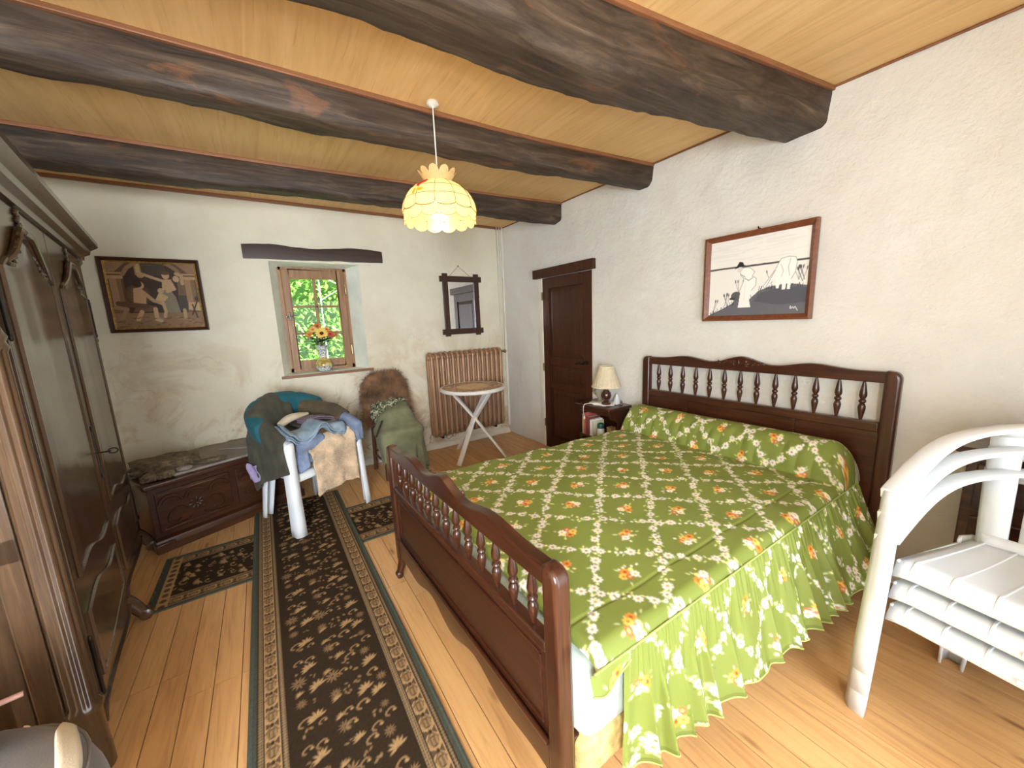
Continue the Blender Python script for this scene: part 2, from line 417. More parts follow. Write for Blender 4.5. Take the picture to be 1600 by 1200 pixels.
def drape(P, h, cols, steps=160, floor=0.012, pins=None, iters=12, thick=0.008, bend=0.25, fric=0.6):
    """small position-based cloth: P (n,m,3) start, h spacing, cols = colliders"""
    n, m = P.shape[:2]; P = P.copy(); V = np.zeros_like(P); dt = 1/60.0
    def proj(A, B, L, k):
        d = B-A; l = np.linalg.norm(d, axis=-1, keepdims=True)+1e-9; c = d*(k*0.5*(l-L)/l); A += c; B -= c
    pinned = pins is not None; hit = np.zeros((n, m), bool)
    if pinned: PP = P[pins].copy()
    for st in range(steps):
        V[..., 2] -= 9.8*dt; V *= 0.985; Q = P+V*dt
        for it in range(iters):
            for o in (0, 1):
                proj(Q[:, o:-1:2][:, :(m-o)//2], Q[:, o+1::2][:, :(m-o)//2], h, 1.0)
                proj(Q[o:-1:2][:(n-o)//2], Q[o+1::2][:(n-o)//2], h, 1.0)
            proj(Q[:-1, :-1], Q[1:, 1:], h*1.4142, 0.2); proj(Q[1:, :-1], Q[:-1, 1:], h*1.4142, 0.2)
            d = Q[:, 2:]-Q[:, :-2]; l = np.linalg.norm(d, axis=-1, keepdims=True)+1e-9; c = d*(bend*0.25*np.minimum(l-1.7*h, 0)/l); Q[:, :-2] += c; Q[:, 2:] -= c
            d = Q[2:]-Q[:-2]; l = np.linalg.norm(d, axis=-1, keepdims=True)+1e-9; c = d*(bend*0.25*np.minimum(l-1.7*h, 0)/l); Q[:-2] += c; Q[2:] -= c
            if pinned: Q[pins] = PP
            if it % 3 == 2 or it == iters-1:
                Q[hit] += (P[hit]-Q[hit])*fric; hit = np.zeros((n, m), bool)
                for k in cols:
                    if k[0] == 'box':
                        c0 = np.array(k[1]); hf = np.array(k[2])-0.02; a = k[3] if len(k) > 3 else 0.0; ca, sa = math.cos(a), math.sin(a)
                        X = Q-c0; L = np.stack([X[..., 0]*ca+X[..., 1]*sa, -X[..., 0]*sa+X[..., 1]*ca, X[..., 2]], -1)
                        q = np.abs(L)-hf; out = np.maximum(q, 0); dd = np.linalg.norm(out, axis=-1); r = 0.02+thick
                        ins = (q.max(-1) < 0); near = (dd < r) & ~ins
                        g = np.where(dd[..., None] > 1e-9, out/(dd[..., None]+1e-12), 0)*np.sign(L)
                        mv = np.where(near[..., None], g*(r-dd)[..., None], 0)
                        ax = q.argmax(-1); e = np.eye(3)[ax]*np.sign(L); mv = np.where(ins[..., None], e*(r-q.max(-1))[..., None], mv)
                        Q += np.stack([mv[..., 0]*ca-mv[..., 1]*sa, mv[..., 0]*sa+mv[..., 1]*ca, mv[..., 2]], -1); hit |= near | ins
                    else:
                        A = np.array(k[1]); B = np.array(k[2]); r = k[3]+thick; AB = B-A
                        t = np.clip(((Q-A)@AB)/(AB@AB), 0, 1); X = Q-(A+t[..., None]*AB); dd = np.linalg.norm(X, axis=-1)
                        ins = dd < r; Q += np.where(ins[..., None], X/(dd[..., None]+1e-9)*(r-dd)[..., None], 0); hit |= ins
                low = Q[..., 2] < floor; Q[..., 2] = np.maximum(Q[..., 2], floor); hit |= low
        V = (Q-P)/dt; V[hit] *= 0.3; sp = np.linalg.norm(V, axis=-1, keepdims=True); V = np.where(sp > 3, V*3/sp, V); P = Q
    return P
def cloth_obj(name, P, mat, parent=None, solid=0.008, sub=1):
    b = MB(); b.grid([[tuple(p) for p in r] for r in P]); return b.build(name, mat, parent, 0, sub, solid, True, 180)

# ------------------------------------------------------------------ SETTING: floor, ceiling, walls
fl = MB(); fl.bb(LX-0.3, W+0.3, FY-0.3, D+0.4, -0.12, -0.022); fl = struct(fl.build('floor', 'oak_dark', smooth=False))
pl_mesh = {}
def plank(x0, x1, y0, y1):
    key = (round(x1-x0, 3), round(y1-y0, 3))
    if key not in pl_mesh:
        b = MB(); w, l = (x1-x0)/2-0.0004, (y1-y0)/2-0.0004; e = 0.0012
        b.hexa([(-w, -l, -0.022), (w, -l, -0.022), (w, l, -0.022), (-w, l, -0.022), (-w+e, -l+e, 0), (w-e, -l+e, 0), (w-e, l-e, 0), (-w+e, l-e, 0)])
        b.v += []
        o = b.build('plank', 'floor', fl, smooth=False); pl_mesh[key] = o.data
    else:
        o = bpy.data.objects.new('plank', pl_mesh[key]); COL.objects.link(o); o.parent = fl
    o.location = ((x0+x1)/2, (y0+y1)/2, 0)
x = LX; k = 0
while x < W-0.01:
    w = 0.0995
    x1 = min(x+w, W)
    j1 = 2.05 + (0.0 if (k//5) % 2 == 0 else -0.16); j2 = 3.4 if (k//4) % 2 else 3.05
    j0 = -0.25 if (k//6) % 2 else -0.4
    for y0, y1 in ((FY, j0), (j0, j1), (j1, j2), (j2, D)): plank(x, x1, y0, y1)
    x = x1; k += 1

b = MB(); b.bb(LX-0.4, W+0.4, FY-0.3, D+0.42, CZ, CZ+0.12); struct(b.build('ceiling', 'ceiling', smooth=False))

def wall_sheet(name, mat, us, vs, hole, to3, amp, nscale=1.6):
    b = MB(); vs_ = []; fs = []
    for v in vs:
        for u in us:
            d = amp*(fbm(u*nscale, v*nscale, 3.3)*1.0+0.5*fbm(u*5, v*5, 9.1, 3))
            if hole and hole[0]-0.03 <= u <= hole[1]+0.03 and hole[2]-0.03 <= v <= hole[3]+0.03: d = 0
            vs_.append(to3(u, v, d))
    n = len(us)
    for j in range(len(vs)-1):
        for i in range(n-1):
            uc, vc = (us[i]+us[i+1])/2, (vs[j]+vs[j+1])/2
            if hole and hole[0] < uc < hole[1] and hole[2] < vc < hole[3]: continue
            fs.append((j*n+i, j*n+i+1, (j+1)*n+i+1, (j+1)*n+i))
    b.add(vs_, fs); return struct(b.build(name, mat, ang=180, recalc=False))
def steps(a, b, step, extra=()):
    n = max(2, int((b-a)/step)); s = set(round(a+(b-a)*i/n, 4) for i in range(n+1)) | set(extra)
    return sorted(s)
# window wall (y = D): opening x .14-.93, z 1.06-2.13
WH = (0.14, 0.93, 1.06, 2.135)
wb = wall_sheet('wall_back', 'plaster_back', steps(LX, W, 0.07, WH[:2]), steps(0, CZ, 0.07, WH[2:]), WH, lambda u, v, d: (u, D+d, v), 0.006)
b = MB()                                    # body of the wall around the opening
b.bb(LX-0.3, WH[0]-0.001, D+0.02, D+0.42, -0.1, CZ).bb(WH[1]+0.001, W+0.3, D+0.02, D+0.42, -0.1, CZ).bb(WH[0]-0.01, WH[1]+0.01, D+0.02, D+0.42, -0.1, WH[2]-0.02).bb(WH[0]-0.01, WH[1]+0.01, D+0.02, D+0.42, WH[3]+0.02, CZ)
b.build('masonry', 'plaster_plain', wb, smooth=False)
# splayed reveals
FX0, FX1, FZ0, FZ1, FYW = 0.212, 0.828, 1.085, 2.112, D+0.20
def quad(name, pts, mat, parent): 
    b = MB(); b.add(pts, [(0, 1, 2, 3)]); return b.build(name, mat, parent, smooth=False, recalc=False)
quad('reveal', [(WH[0], D, WH[2]), (FX0, FYW, FZ0-0.03), (FX0, FYW, FZ1+0.03), (WH[0], D, WH[3])], 'reveal', wb)
quad('reveal', [(FX1, FYW, FZ0-0.03), (WH[1], D, WH[2]), (WH[1], D, WH[3]), (FX1, FYW, FZ1+0.03)], 'reveal', wb)
quad('reveal', [(WH[0], D, WH[3]), (FX0, FYW, FZ1), (FX1, FYW, FZ1), (WH[1], D, WH[3])], 'reveal', wb)
# right wall (x = W): door opening y 2.635-3.39
DH = (2.635, 3.395, 0.0, 1.955)
wr = wall_sheet('wall_right', 'plaster_right', steps(FY, D, 0.07, DH[:2]), steps(0, CZ, 0.07, DH[2:]), DH, lambda u, v, d: (W+d, u, v), 0.010)
b = MB(); b.bb(W+0.02, W+0.3, FY-0.3, DH[0]-0.001, -0.1, CZ).bb(W+0.02, W+0.3, DH[1]+0.001, D+0.4, -0.1, CZ).bb(W+0.02, W+0.3, DH[0]-0.01, DH[1]+0.01, DH[3]+0.002, CZ).bb(W+0.12, W+0.3, DH[0]-0.01, DH[1]+0.01, -0.1, DH[3]+0.01)
b.build('masonry', 'plaster_plain', wr, smooth=False)
b = MB(); b.bb(W-0.002, W+0.11, DH[0]-0.02, DH[0]+0.0, 0, DH[3]).bb(W-0.002, W+0.11, DH[1], DH[1]+0.02, 0, DH[3]); b.build('reveal', 'plaster_plain', wr, smooth=False)
wl = wall_sheet('wall_left', 'plaster_plain', steps(FY, D, 0.15), steps(0, CZ, 0.15), None, lambda u, v, d: (LX+d, u, v), 0.006)
b = MB(); b.bb(LX-0.3, LX-0.02, FY-0.3, D+0.4, -0.1, CZ); b.build('masonry', 'plaster_plain', wl, smooth=False)
# wall behind the camera with garden doorway and an opening added for fill light
b = MB()
for x0, x1, z0, z1 in ((LX-0.3, -1.35, -0.1, CZ), (-0.35, 0.35, -0.1, CZ), (1.65, W+0.3, -0.1, CZ), (-1.35, -0.35, -0.1, 0.88), (-1.35, -0.35, 2.02, CZ), (0.35, 1.65, 2.14, CZ)):
    b.bb(x0, x1, FY-0.3, FY, z0, z1)
struct(b.build('wall_front', 'plaster_plain', smooth=False))
# skirting of rough mortar along the foot of the window wall
rows = []
for i in range(120):
    u = 0.7+(W-0.72)*i/119; h = 0.075+0.03*fbm(u*4, 1.1)+0.012*fbm(u*17, 3); dp = 0.035+0.012*fbm(u*5, 7)
    rows.append([(u, D+0.01, h), (u, D-dp*0.45, h-0.004), (u, D-dp, h*0.55), (u, D-dp-0.004, 0.0)])
b = MB(); b.grid(rows); struct(b.build('baseboard_back', 'plaster_plain', ang=180))

# ------------------------------------------------------------------ beams
def beam(label, pts, w, h):
    """pts: (x, y of near top edge, bottom z)"""
    t = thing('ceiling_beam', label, 'beam', (0, 0, 0), group='ceiling beams')
    sec = []; n = 26; rows = []
    P = spline([(p[0], p[1], p[2]) for p in pts], 16)
    seed = pts[0][1]*7
    for i, p in enumerate(P):
        x, y0, zb = p; hh = CZ+0.01-zb; row = []
        ww = w*(1+0.10*fbm(x*1.1, seed, 1))
        base = rbox(ww, hh, 0.045, 5)
        for k, (a, c) in enumerate(base):
            nz = fbm(x*1.6, a*8+seed, c*8, 4)*0.014+fbm(x*9, a*22, c*22+seed, 3)*0.006
            l = math.hypot(a, c); f = 1+nz/l*1.2
            zz = zb+hh/2+c*f
            if c > hh/2-0.02: zz = CZ+0.012
            row.append((x, y0+ww/2+a*f, zz))
        rows.append(row)
    b = MB(); b.grid(rows, None, True); m = len(rows[0]); nn = len(rows)
    b.f.append(tuple(range(m))); b.f.append(tuple((nn-1)*m+k for k in range(m-1, -1, -1)))
    b.build('timber', 'beam', t, ang=50)
    return t, P
def trim_strip(n, path, s=0.022):
    b = MB(); b.sweep(path, [(-s/2, -s/2), (s/2, -s/2), (s/2, s/2), (-s/2, s/2)]); return struct(b.build('trim_%d' % n, 'trim', bevel=0.004, smooth=False))
bt, P1 = beam('thick rough dark beam nearest the camera, above the bed and chairs', [(LX-0.05, 1.42, 2.44), (-0.8, 1.33, 2.44), (0.45, 1.135, 2.435), (1.0, 1.115, 2.43), (1.5, 1.06, 2.435), (2.1, 0.965, 2.455), (2.72, 0.872, 2.475)], 0.24, 0.2)
bt, P2 = beam('middle dark ceiling beam, the one the lamp cord hangs beside', [(LX-0.05, 2.18, 2.49), (-0.6, 2.15, 2.485), (0.1, 2.135, 2.485), (0.7, 2.125, 2.495), (1.5, 2.105, 2.50), (2.2, 2.04, 2.505), (2.72, 1.985, 2.505)], 0.155, 0.2)
bt, P3 = beam('thin knotty reddish beam closest to the window wall', [(LX-0.05, 3.34, 2.48), (-1.0, 3.31, 2.475), (0.1, 3.275, 2.475), (1.1, 3.20, 2.49), (2.1, 3.12, 2.48), (2.72, 3.05, 2.475)], 0.15, 0.19)
for i, P in enumerate((P1, P2, P3)):
    trim_strip(i+1, [(p[0], p[1]-0.004, CZ-0.011) for p in P])
trim_strip(4, [(LX, D-0.014, CZ-0.012), (W, D-0.014, CZ-0.012)], 0.026)
trim_strip(5, [(W-0.006, FY, CZ-0.006), (W-0.006, D, CZ-0.006)], 0.012)

# ------------------------------------------------------------------ window
b = MB(); f = 0.030; y0, y1 = D+0.19, D+0.25
b.bb(FX0-0.01, FX0+f, y0, y1, FZ0-0.03, FZ1+0.02).bb(FX1-f, FX1+0.01, y0, y1, FZ0-0.03, FZ1+0.02).bb(FX0, FX1, y0, y1, FZ1-f, FZ1+0.02).bb(FX0, FX1, y0, y1, FZ0-0.03, FZ0+f)
win = struct(b.build('window_1', 'window', bevel=0.004, smooth=False))
SX0, SX1, SZ0, SZ1 = FX0+0.024, FX1-0.024, FZ0+0.022, FZ1-0.022
PX0, PX1, PZ0, PZ1 = 0.300, 0.735, 1.188, 2.000
b = MB(); y0, y1 = D+0.172, D+0.222
b.bb(SX0, PX0, y0, y1, SZ0, SZ1).bb(PX1, SX1, y0, y1, SZ0, SZ1); b.bb(PX0, PX1, y0, y1, SZ0, PZ0).bb(PX0, PX1, y0, y1, PZ1, SZ1)
sash = b.build('sash', 'window', win, bevel=0.005, smooth=False)
zs = [PZ0+(PZ1-PZ0)*k/3 for k in range(4)]; xm = (PX0+PX1)/2
b = MB(); b.bb(xm-0.014, xm+0.014, y0+0.008, y1-0.004, PZ0, PZ1); b.build('glazing_bar', 'window', sash, bevel=0.004, smooth=False)
for z in zs[1:3]:
    b = MB(); b.bb(PX0, PX1, y0+0.008, y1-0.004, z-0.012, z+0.012); b.build('glazing_bar', 'window_h', sash, bevel=0.004, smooth=False)
def glass_mat():
    t = NT('window_glass'); tr = t.new('ShaderNodeBsdfTransparent'); gl = t.new('ShaderNodeBsdfGlossy'); gl.inputs['Roughness'].default_value = 0.02
    fr = t.new('ShaderNodeFresnel'); fr.inputs[0].default_value = 1.22; mx = t.new('ShaderNodeMixShader')
    t.link(fr.outputs[0], mx.inputs[0]); t.link(tr.outputs[0], mx.inputs[1]); t.link(gl.outputs[0], mx.inputs[2]); t.link(mx.outputs[0], t.out.inputs[0]); return t.m
MAT['glass'] = glass_mat()
for i in range(2):
    for j in range(3):
        b = MB(); b.bb((PX0, xm)[i], (xm, PX1)[i], D+0.198, D+0.201, zs[j], zs[j+1]); b.build('pane', 'glass', sash, smooth=False)
for z in (1.90, 1.27):       # hinges
    b = MB(); b.tube([(SX1+0.006, D+0.168, z-0.045), (SX1+0.006, D+0.168, z+0.045)], 0.007, 8).ball((SX1+0.006, D+0.168, z+0.05), 0.008).ball((SX1+0.006, D+0.168, z-0.05), 0.008); b.build('hinge', 'brass', win)
b = MB(); hz = 1.63
b.lathe([(0.016, 0), (0.018, 0.004), (0.012, 0.012), (0.008, 0.03)], 12, Matrix.Translation((PX0-0.035, D+0.172, hz)) @ Matrix.Rotation(R(90), 4, 'X'))
b.tube([(PX0-0.035, D+0.145, hz), (PX0-0.015, D+0.14, hz+0.003), (PX0+0.03, D+0.142, hz+0.012)], 0.008, 8).tube([(PX0-0.035, D+0.147, hz-0.02), (PX0-0.035, D+0.147, hz+0.03)], 0.007, 8).ball((PX0-0.035, D+0.147, hz+0.035), 0.011).ball((PX0-0.035, D+0.147, hz-0.026), 0.011).ball((PX0-0.065, D+0.147, hz), 0.011).tube([(PX0-0.065, D+0.147, hz), (PX0-0.035, D+0.147, hz)], 0.006)
b.build('espagnolette_handle', 'steel', sash)
# sill slab, sill board, lintel
b = MB(); b.add([(WH[0]-0.005, D-0.005, 1.03), (WH[1]+0.005, D-0.005, 1.03), (FX1, FYW, 1.03), (FX0, FYW, 1.03), (WH[0]-0.005, D-0.005, 1.064), (WH[1]+0.005, D-0.005, 1.064), (FX1, FYW, 1.072), (FX0, FYW, 1.072)], [(0, 3, 2, 1), (4, 5, 6, 7), (0, 1, 5, 4), (1, 2, 6, 5), (2, 3, 7, 6), (3, 0, 4, 7)])
struct(b.build('trim_6', 'reveal', smooth=False))
b = MB(); b.bb(0.118, 0.972, D-0.032, D-0.004, 1.036, 1.063); o = b.build('trim_7', 'trim', bevel=0.005, smooth=False); struct(o)
b = MB(); rows = []
for i in range(30):
    x = -0.045+1.215*i/29; zt = 2.268+0.012*math.sin(i*0.35)+0.014*x+0.005*fbm(x*7, 2); zb = 2.146+0.012*x+0.005*fbm(x*6, 5)
    rows.append([(x, D+0.05, zb), (x, D-0.035, zb+0.004), (x, D-0.04, (zt+zb)/2), (x, D-0.034, zt-0.003), (x, D+0.05, zt)])
b.grid(rows, None, True); m = 5
b.f.append(tuple(range(m))); b.f.append(tuple(29*m+k for k in range(m-1, -1, -1)))
struct(b.build('trim_8', 'oak_dark', ang=30))

# ------------------------------------------------------------------ door in the right wall
b = MB(); b.bb(W+0.012, W+0.055, DH[0]+0.002, DH[1]-0.002, 0.004, DH[3]-0.004)
door = struct(b.build('door_1', 'door', bevel=0.003, smooth=False))
dy0, dy1 = DH[0]+0.002, DH[1]-0.002
b = MB()
for y0, y1, z0, z1 in ((dy0, 2.748, 0.004, 1.951), (3.285, dy1, 0.004, 1.951), (2.748, 3.285, 1.835, 1.951), (2.748, 3.285, 0.985, 1.085), (2.748, 3.285, 0.72, 0.80), (2.748, 3.285, 0.004, 0.13)):
    b.bb(W-0.006, W+0.02, y0, y1, z0, z1)
b.build('stile_and_rail', 'door', door, bevel=0.004, smooth=False)
for z0, z1 in ((1.085, 1.835), (0.80, 0.985), (0.13, 0.72)):
    b = MB(); e = 0.045; y0, y1 = 2.752, 3.281; z0 += 0.004; z1 -= 0.004
    b.add([(W+0.011, y0, z0), (W+0.011, y1, z0), (W+0.011, y1, z1), (W+0.011, y0, z1), (W+0.001, y0+e, z0+e), (W+0.001, y1-e, z0+e), (W+0.001, y1-e, z1-e), (W+0.001, y0+e, z1-e)], [(4, 5, 6, 7), (0, 1, 5, 4), (1, 2, 6, 5), (2, 3, 7, 6), (3, 0, 4, 7)])
    b.build('door_panel', 'door', door, smooth=False)
b = MB(); hy, hz = 2.705, 1.055
b.lathe([(0.024, 0), (0.024, 0.004), (0.012, 0.010), (0.009, 0.045)], 12, Matrix.Translation((W-0.006, hy, hz)) @ Matrix.Rotation(R(-90), 4, 'Y'))
b.tube(spline([(W-0.05, hy, hz), (W-0.055, hy+0.03, hz-0.012), (W-0.055, hy+0.07, hz-0.004), (W-0.055, hy+0.115, hz-0.014)], 5), 0.009, 8)
b.build('lever_handle', 'iron', door)
for z in (1.76, 0.96, 0.30):
    b = MB(); b.tube([(W-0.012, DH[1]-0.002, z-0.045), (W-0.012, DH[1]-0.002, z+0.045)], 0.009, 8); b.build('hinge', 'brass', door)
b = MB(); b.bb(W-0.045, W+0.02, 2.588, 3.523, 1.957, 2.052); struct(b.build('trim_9', 'door', bevel=0.005, smooth=False))
b = MB(); b.bb(W-0.012, W+0.06, 3.397, 3.462, 0, 1.957); struct(b.build('trim_10', 'pipe', bevel=0.006, smooth=False))

# ------------------------------------------------------------------ garden beyond the window
b = MB(); b.bb(-14, 16, D+0.43, 26, -1.2, -0.5); tag(b.build('lawn', plain('grass', (96, 130, 60), 0.9, 0.3, 4), smooth=False), 'strip of green lawn outside beyond the window', 'lawn')
def leaf_mat(name, c):
    t = NT(name); n = t.noise(t.coord('Object'), 2.2, 4)
    c = np.array(c, float); col = t.ramp(n, [(0.35, rgb(*(c*0.75))), (0.65, rgb(*np.clip(c*1.2, 0, 255)))])
    df = t.new('ShaderNodeBsdfDiffuse'); tl = t.new('ShaderNodeBsdfTranslucent'); mx = t.new('ShaderNodeMixShader'); mx.inputs[0].default_value = 0.4
    t.link(col, df.inputs[0]); t.link(col, tl.inputs[0]); t.link(df.outputs[0], mx.inputs[1]); t.link(tl.outputs[0], mx.inputs[2]); t.link(mx.outputs[0], t.out.inputs[0]); return t.m
MAT['hedge'] = leaf_mat('hedge_leaf', (158, 196, 104)); MAT['vine'] = leaf_mat('vine_leaf', (150, 190, 40))
rg = random.Random(3)
def leaf_cloud(name, n, box, size, mat, parent, shade=None):
    b = MB()
    for i in range(n):
        p = Vector((rg.uniform(*box[0]), rg.uniform(*box[1]), rg.uniform(*box[2])))
        s = size*rg.uniform(0.6, 1.4); m = Matrix.Translation(p) @ Matrix.Rotation(rg.uniform(0, 6.28), 4, 'Z') @ Matrix.Rotation(rg.uniform(-1.2, 1.2), 4, 'X')
        b.add([(0, -s, 0), (s*0.5, -s*0.2, s*0.12), (s*0.42, s*0.4, s*0.1), (0, s, -s*0.1), (-s*0.42, s*0.4, s*0.1), (-s*0.5, -s*0.2, s*0.12), (0, 0.1*s, 0)], [(0, 1, 6), (1, 2, 6), (2, 3, 6), (3, 4, 6), (4, 5, 6), (5, 0, 6)], m)
    o = b.build(name, mat, parent, smooth=False, recalc=False); o['kind'] = 'stuff'; return o
hd = thing('garden_hedge', 'bright green leafy hedge outside the window', 'hedge', (1.2, 8, 0))
b = MB(); b.bb(-5.5, 6, 0.25, 1.2, -0.5, 4.3); b.build('hedge_core', plain('hedge_core', (56, 84, 36), 0.9, 0.3, 6), hd, smooth=False)
leaf_cloud('foliage', 15000, ((-3.2, 3.4), (-0.25, 0.3), (-0.38, 4.0)), 0.048, 'hedge', hd)
vn = thing('climbing_vine', 'yellow-green vine leaves hanging outside the left panes', 'vine', (0.22, 5.15, 1.0))
leaf_cloud('foliage', 46, ((-0.28, 0.16), (-0.2, 0.2), (0.0, 1.35)), 0.10, 'vine', vn)
b = MB(); b.tube(spline([(-0.2, 0, -1.5), (-0.14, 0.05, -0.4), (-0.2, 0, 0.5), (-0.05, 0.02, 1.3)], 8), 0.012, 6); b.build('stem', 'chairwood', vn)
ar = thing('garden_arch', 'thin white metal garden arch outside the upper right pane', 'trellis', (1.05, 6.0, 0))
for dx in (-0.28, 0.30):
    b = MB(); b.tube([(dx, 0, -0.5), (dx, 0, 2.2)], 0.007, 8); b.build('upright', 'plastic', ar)
b = MB(); b.tube([(-0.28+0.58*i/16, 0, 2.2+0.28*math.sin(PI*i/16)) for i in range(17)], 0.007, 8); b.build('hoop', 'plastic', ar)
for a, c in (((-0.28, 0, 1.9), (0.3, 0, 2.25)), ((-0.28, 0, 2.25), (0.3, 0, 1.95))):
    b = MB(); b.tube([a, c], 0.006, 6); b.build('crossbar', 'plastic', ar)

# ------------------------------------------------------------------ BED (slightly racked: the foot end sits further from the camera side)
HX = 2.645                                   # headboard centre x
HY0, HY1 = 0.452, 1.982                      # headboard outer y
FA, FB = Vector((0.575, 0.650, 0)), Vector((0.545, 2.135, 0))   # footboard centre line, near and far outer ends
bed = thing('double_bed', 'dark cherry wood double bed with turned spindles in head and footboard', 'bed', (1.6, 1.3, 0))
BO = Matrix.Translation((-1.6, -1.3, 0))
def spindle_mesh(h):
    b = MB(); pr = [(0.006, 0), (0.008, 0.03), (0.014, 0.16), (0.019, 0.28), (0.020, 0.34), (0.015, 0.405), (0.0105, 0.43), (0.017, 0.455), (0.0195, 0.485), (0.017, 0.515), (0.0105, 0.54), (0.015, 0.565), (0.020, 0.63), (0.019, 0.70), (0.014, 0.83), (0.008, 0.96), (0.006, 1)]
    b.lathe([(r*0.86, z*h) for r, z in pr], 14); return b
def board(name, A, B, ztop, zpost, zr0, zlow0, zlow1, zfoot, tilt, thick, head):
    """A,B outer ends; local frame u along A->B, v normal, z up"""
    d = (B-A); L = d.length; u = d.normalized(); ang = math.atan2(u.y, u.x)
    X = BO @ Matrix.Translation(A) @ Matrix.Rotation(ang, 4, 'Z') @ Matrix.Rotation(tilt, 4, 'Y')
    flip = Matrix.Rotation(R(90), 4, 'X')     # xy polygon -> xz plane, extruded along -y
    pw = 0.065
    def wave(s):                              # top outline, s 0..1
        k = abs(s-0.5)*2
        return 0.028*math.exp(-(k/0.16)**2)+0.012*math.cos(k*3.5*PI)*(1-k)+0.016*math.exp(-((k-0.55)/0.2)**2)
    # posts with rounded shoulders and the wavy top rail are one joined frame
    b = MB()
    n = 60; top = [(pw*0.7+(L-1.4*pw)*i/n, zpost-0.012+wave(i/n)) for i in range(n+1)]
    low = [(L-pw*0.7-(L-1.4*pw)*i/16, zr0) for i in range(17)]
    b.prism(top+low, -thick/2, thick/2, X @ flip)
    b.prism([(pw, zlow0), (L-pw, zlow0), (L-pw, zlow1), (pw, zlow1)], -thick/2, thick/2, X @ flip)
    fr = b.build(name, 'bed', bed, bevel=0.006, smooth=True, ang=50)
    for sgn in (0, 1):
        b = MB(); po = [(0, zfoot), (0, zpost-0.05)]+[(0.035-0.035*math.cos(a), zpost-0.05+0.042*math.sin(a)) for a in [R(15*k) for k in range(1, 7)]]+[(pw, zpost-0.004), (pw, zfoot)]
        if sgn: po = [(L-p[0], p[1]) for p in po][::-1]
        b.prism(po, -thick/2-0.006, thick/2+0.006, X @ flip); b.build('post', 'bed_v', fr, bevel=0.014, segs=3, smooth=True, ang=50)
    sp = None
    for k in range(13):
        uu = pw+(L-2*pw)*(k+0.75)/13.5
        if sp is None: sp = spindle_mesh(zr0-zlow1+0.006).build('spindle', 'bed_v', fr, xf=None); o = sp
        else: o = bpy.data.objects.new('spindle', sp.data); COL.objects.link(o); o.parent = fr
        o.matrix_local = X @ Matrix.Translation((uu, 0, zlow1-0.003))
    # carved spray in the middle of the top rail
    b = MB(); r2 = random.Random(5); sd = -1 if head else 1
    for k in range(26):
        s = r2.uniform(-1, 1); a = r2.uniform(0, 6.28); uu = L/2+s*0.15; zz = (zpost+zr0)/2+0.022+0.018*r2.uniform(-1, 1)*(1-abs(s)*0.6)
        b.ball((0, 0, 0), (0.016*(1.2-abs(s)), 0.006, 0.007), 8, 5, X @ Matrix.Translation((uu, sd*(thick/2+0.001), zz)) @ Matrix.Rotation(a, 4, 'Y'))
    b.build('carving', 'bed', fr)
    return fr, X, flip, L, pw
hb, X, flip, L, pw = board('headboard', Vector((HX, HY1, 0)), Vector((HX, HY0, 0)), 1.19, 1.178, 1.108, 0.845, 0.897, 0.0, 0.0, 0.042, True)
for i, (a, c) in enumerate(((pw, 0.39), (0.40, 1.085), (1.095, L-pw))):
    b = MB(); b.prism([(a, 0.42), (c, 0.42), (c, 0.845), (a, 0.845)], -0.006, 0.006, X @ flip); b.build('panel', 'bed', hb, smooth=False)
    if i: 
        b = MB(); b.prism([(a-0.014, 0.42), (a+0.002, 0.42), (a+0.002, 0.845), (a-0.014, 0.845)], -0.019, 0.019, X @ flip); b.build('muntin', 'bed_v', hb, smooth=False)
fb, X, flip, L, pw = board('footboard', Vector((FB.x, FB.y, 0)), Vector((FA.x, FA.y, 0)), 0.87, 0.832, 0.760, 0.545, 0.580, 0.10, R(-1.1), 0.044, False)
b = MB(); b.prism([(pw, 0.25), (L-pw, 0.25), (L-pw, 0.545), (pw, 0.545)], -0.010, 0.010, X @ flip); pn = b.build('panel', 'bed', fb, smooth=False)
b = MB(); q = 0.035
for r0, r1, y in ((q, 0, 0),):
    loop = [(pw+q, 0, 0.285), (L-pw-q, 0, 0.285), (L-pw-q, 0, 0.515), (pw+q, 0, 0.515)]
    for i in range(4):
        a, c = Vector(loop[i]), Vector(loop[(i+1) % 4]); b.tube([X @ (a+Vector((0, -0.011, 0))), X @ (c+Vector((0, -0.011, 0)))], 0.006, 6)
b.build('panel_moulding', 'bed', pn)
ap = [(pw, 0.25), (L-pw, 0.25)]+[(L-pw-(L-2*pw)*i/60, 0.135+0.03*math.cos(2*PI*i/60*3)*math.sin(PI*i/60)+0.015*math.sin(PI*i/60)-0.02*(1 if i in (0, 60) else 0)) for i in range(61)]
b = MB(); b.prism(ap, -0.020, 0.020, X @ flip); b.build('apron', 'bed', fb, bevel=0.004, smooth=False)
b = MB(); b.sweep([X @ Vector((pw, -0.024, 0.252)), X @ Vector((L-pw, -0.024, 0.252))], rbox(0.012, 0.02, 0.005, 2)); b.build('apron_moulding', 'bed', fb)
for uu, sg in ((0.035, 1), (L-0.035, -1)):
    b = MB(); zc = 0.0
    b.tube(spline([(0.0, 0, 0.15), (0.0, -0.004, 0.10), (-0.004*sg, -0.016, 0.055), (0, -0.03, 0.022)], 5), 0.026, 10, False, lambda t: 1.15-0.45*t, X @ Matrix.Translation((uu, 0, -0.0)))
    b.lathe([(0.014, -0.022), (0.02, -0.018), (0.02, 0.018), (0.014, 0.022)], 14, X @ Matrix.Translation((uu, -0.030, 0.022)) @ Matrix.Rotation(R(90), 4, 'Y'))
    b.build('scroll_foot', 'bed_v', fb)
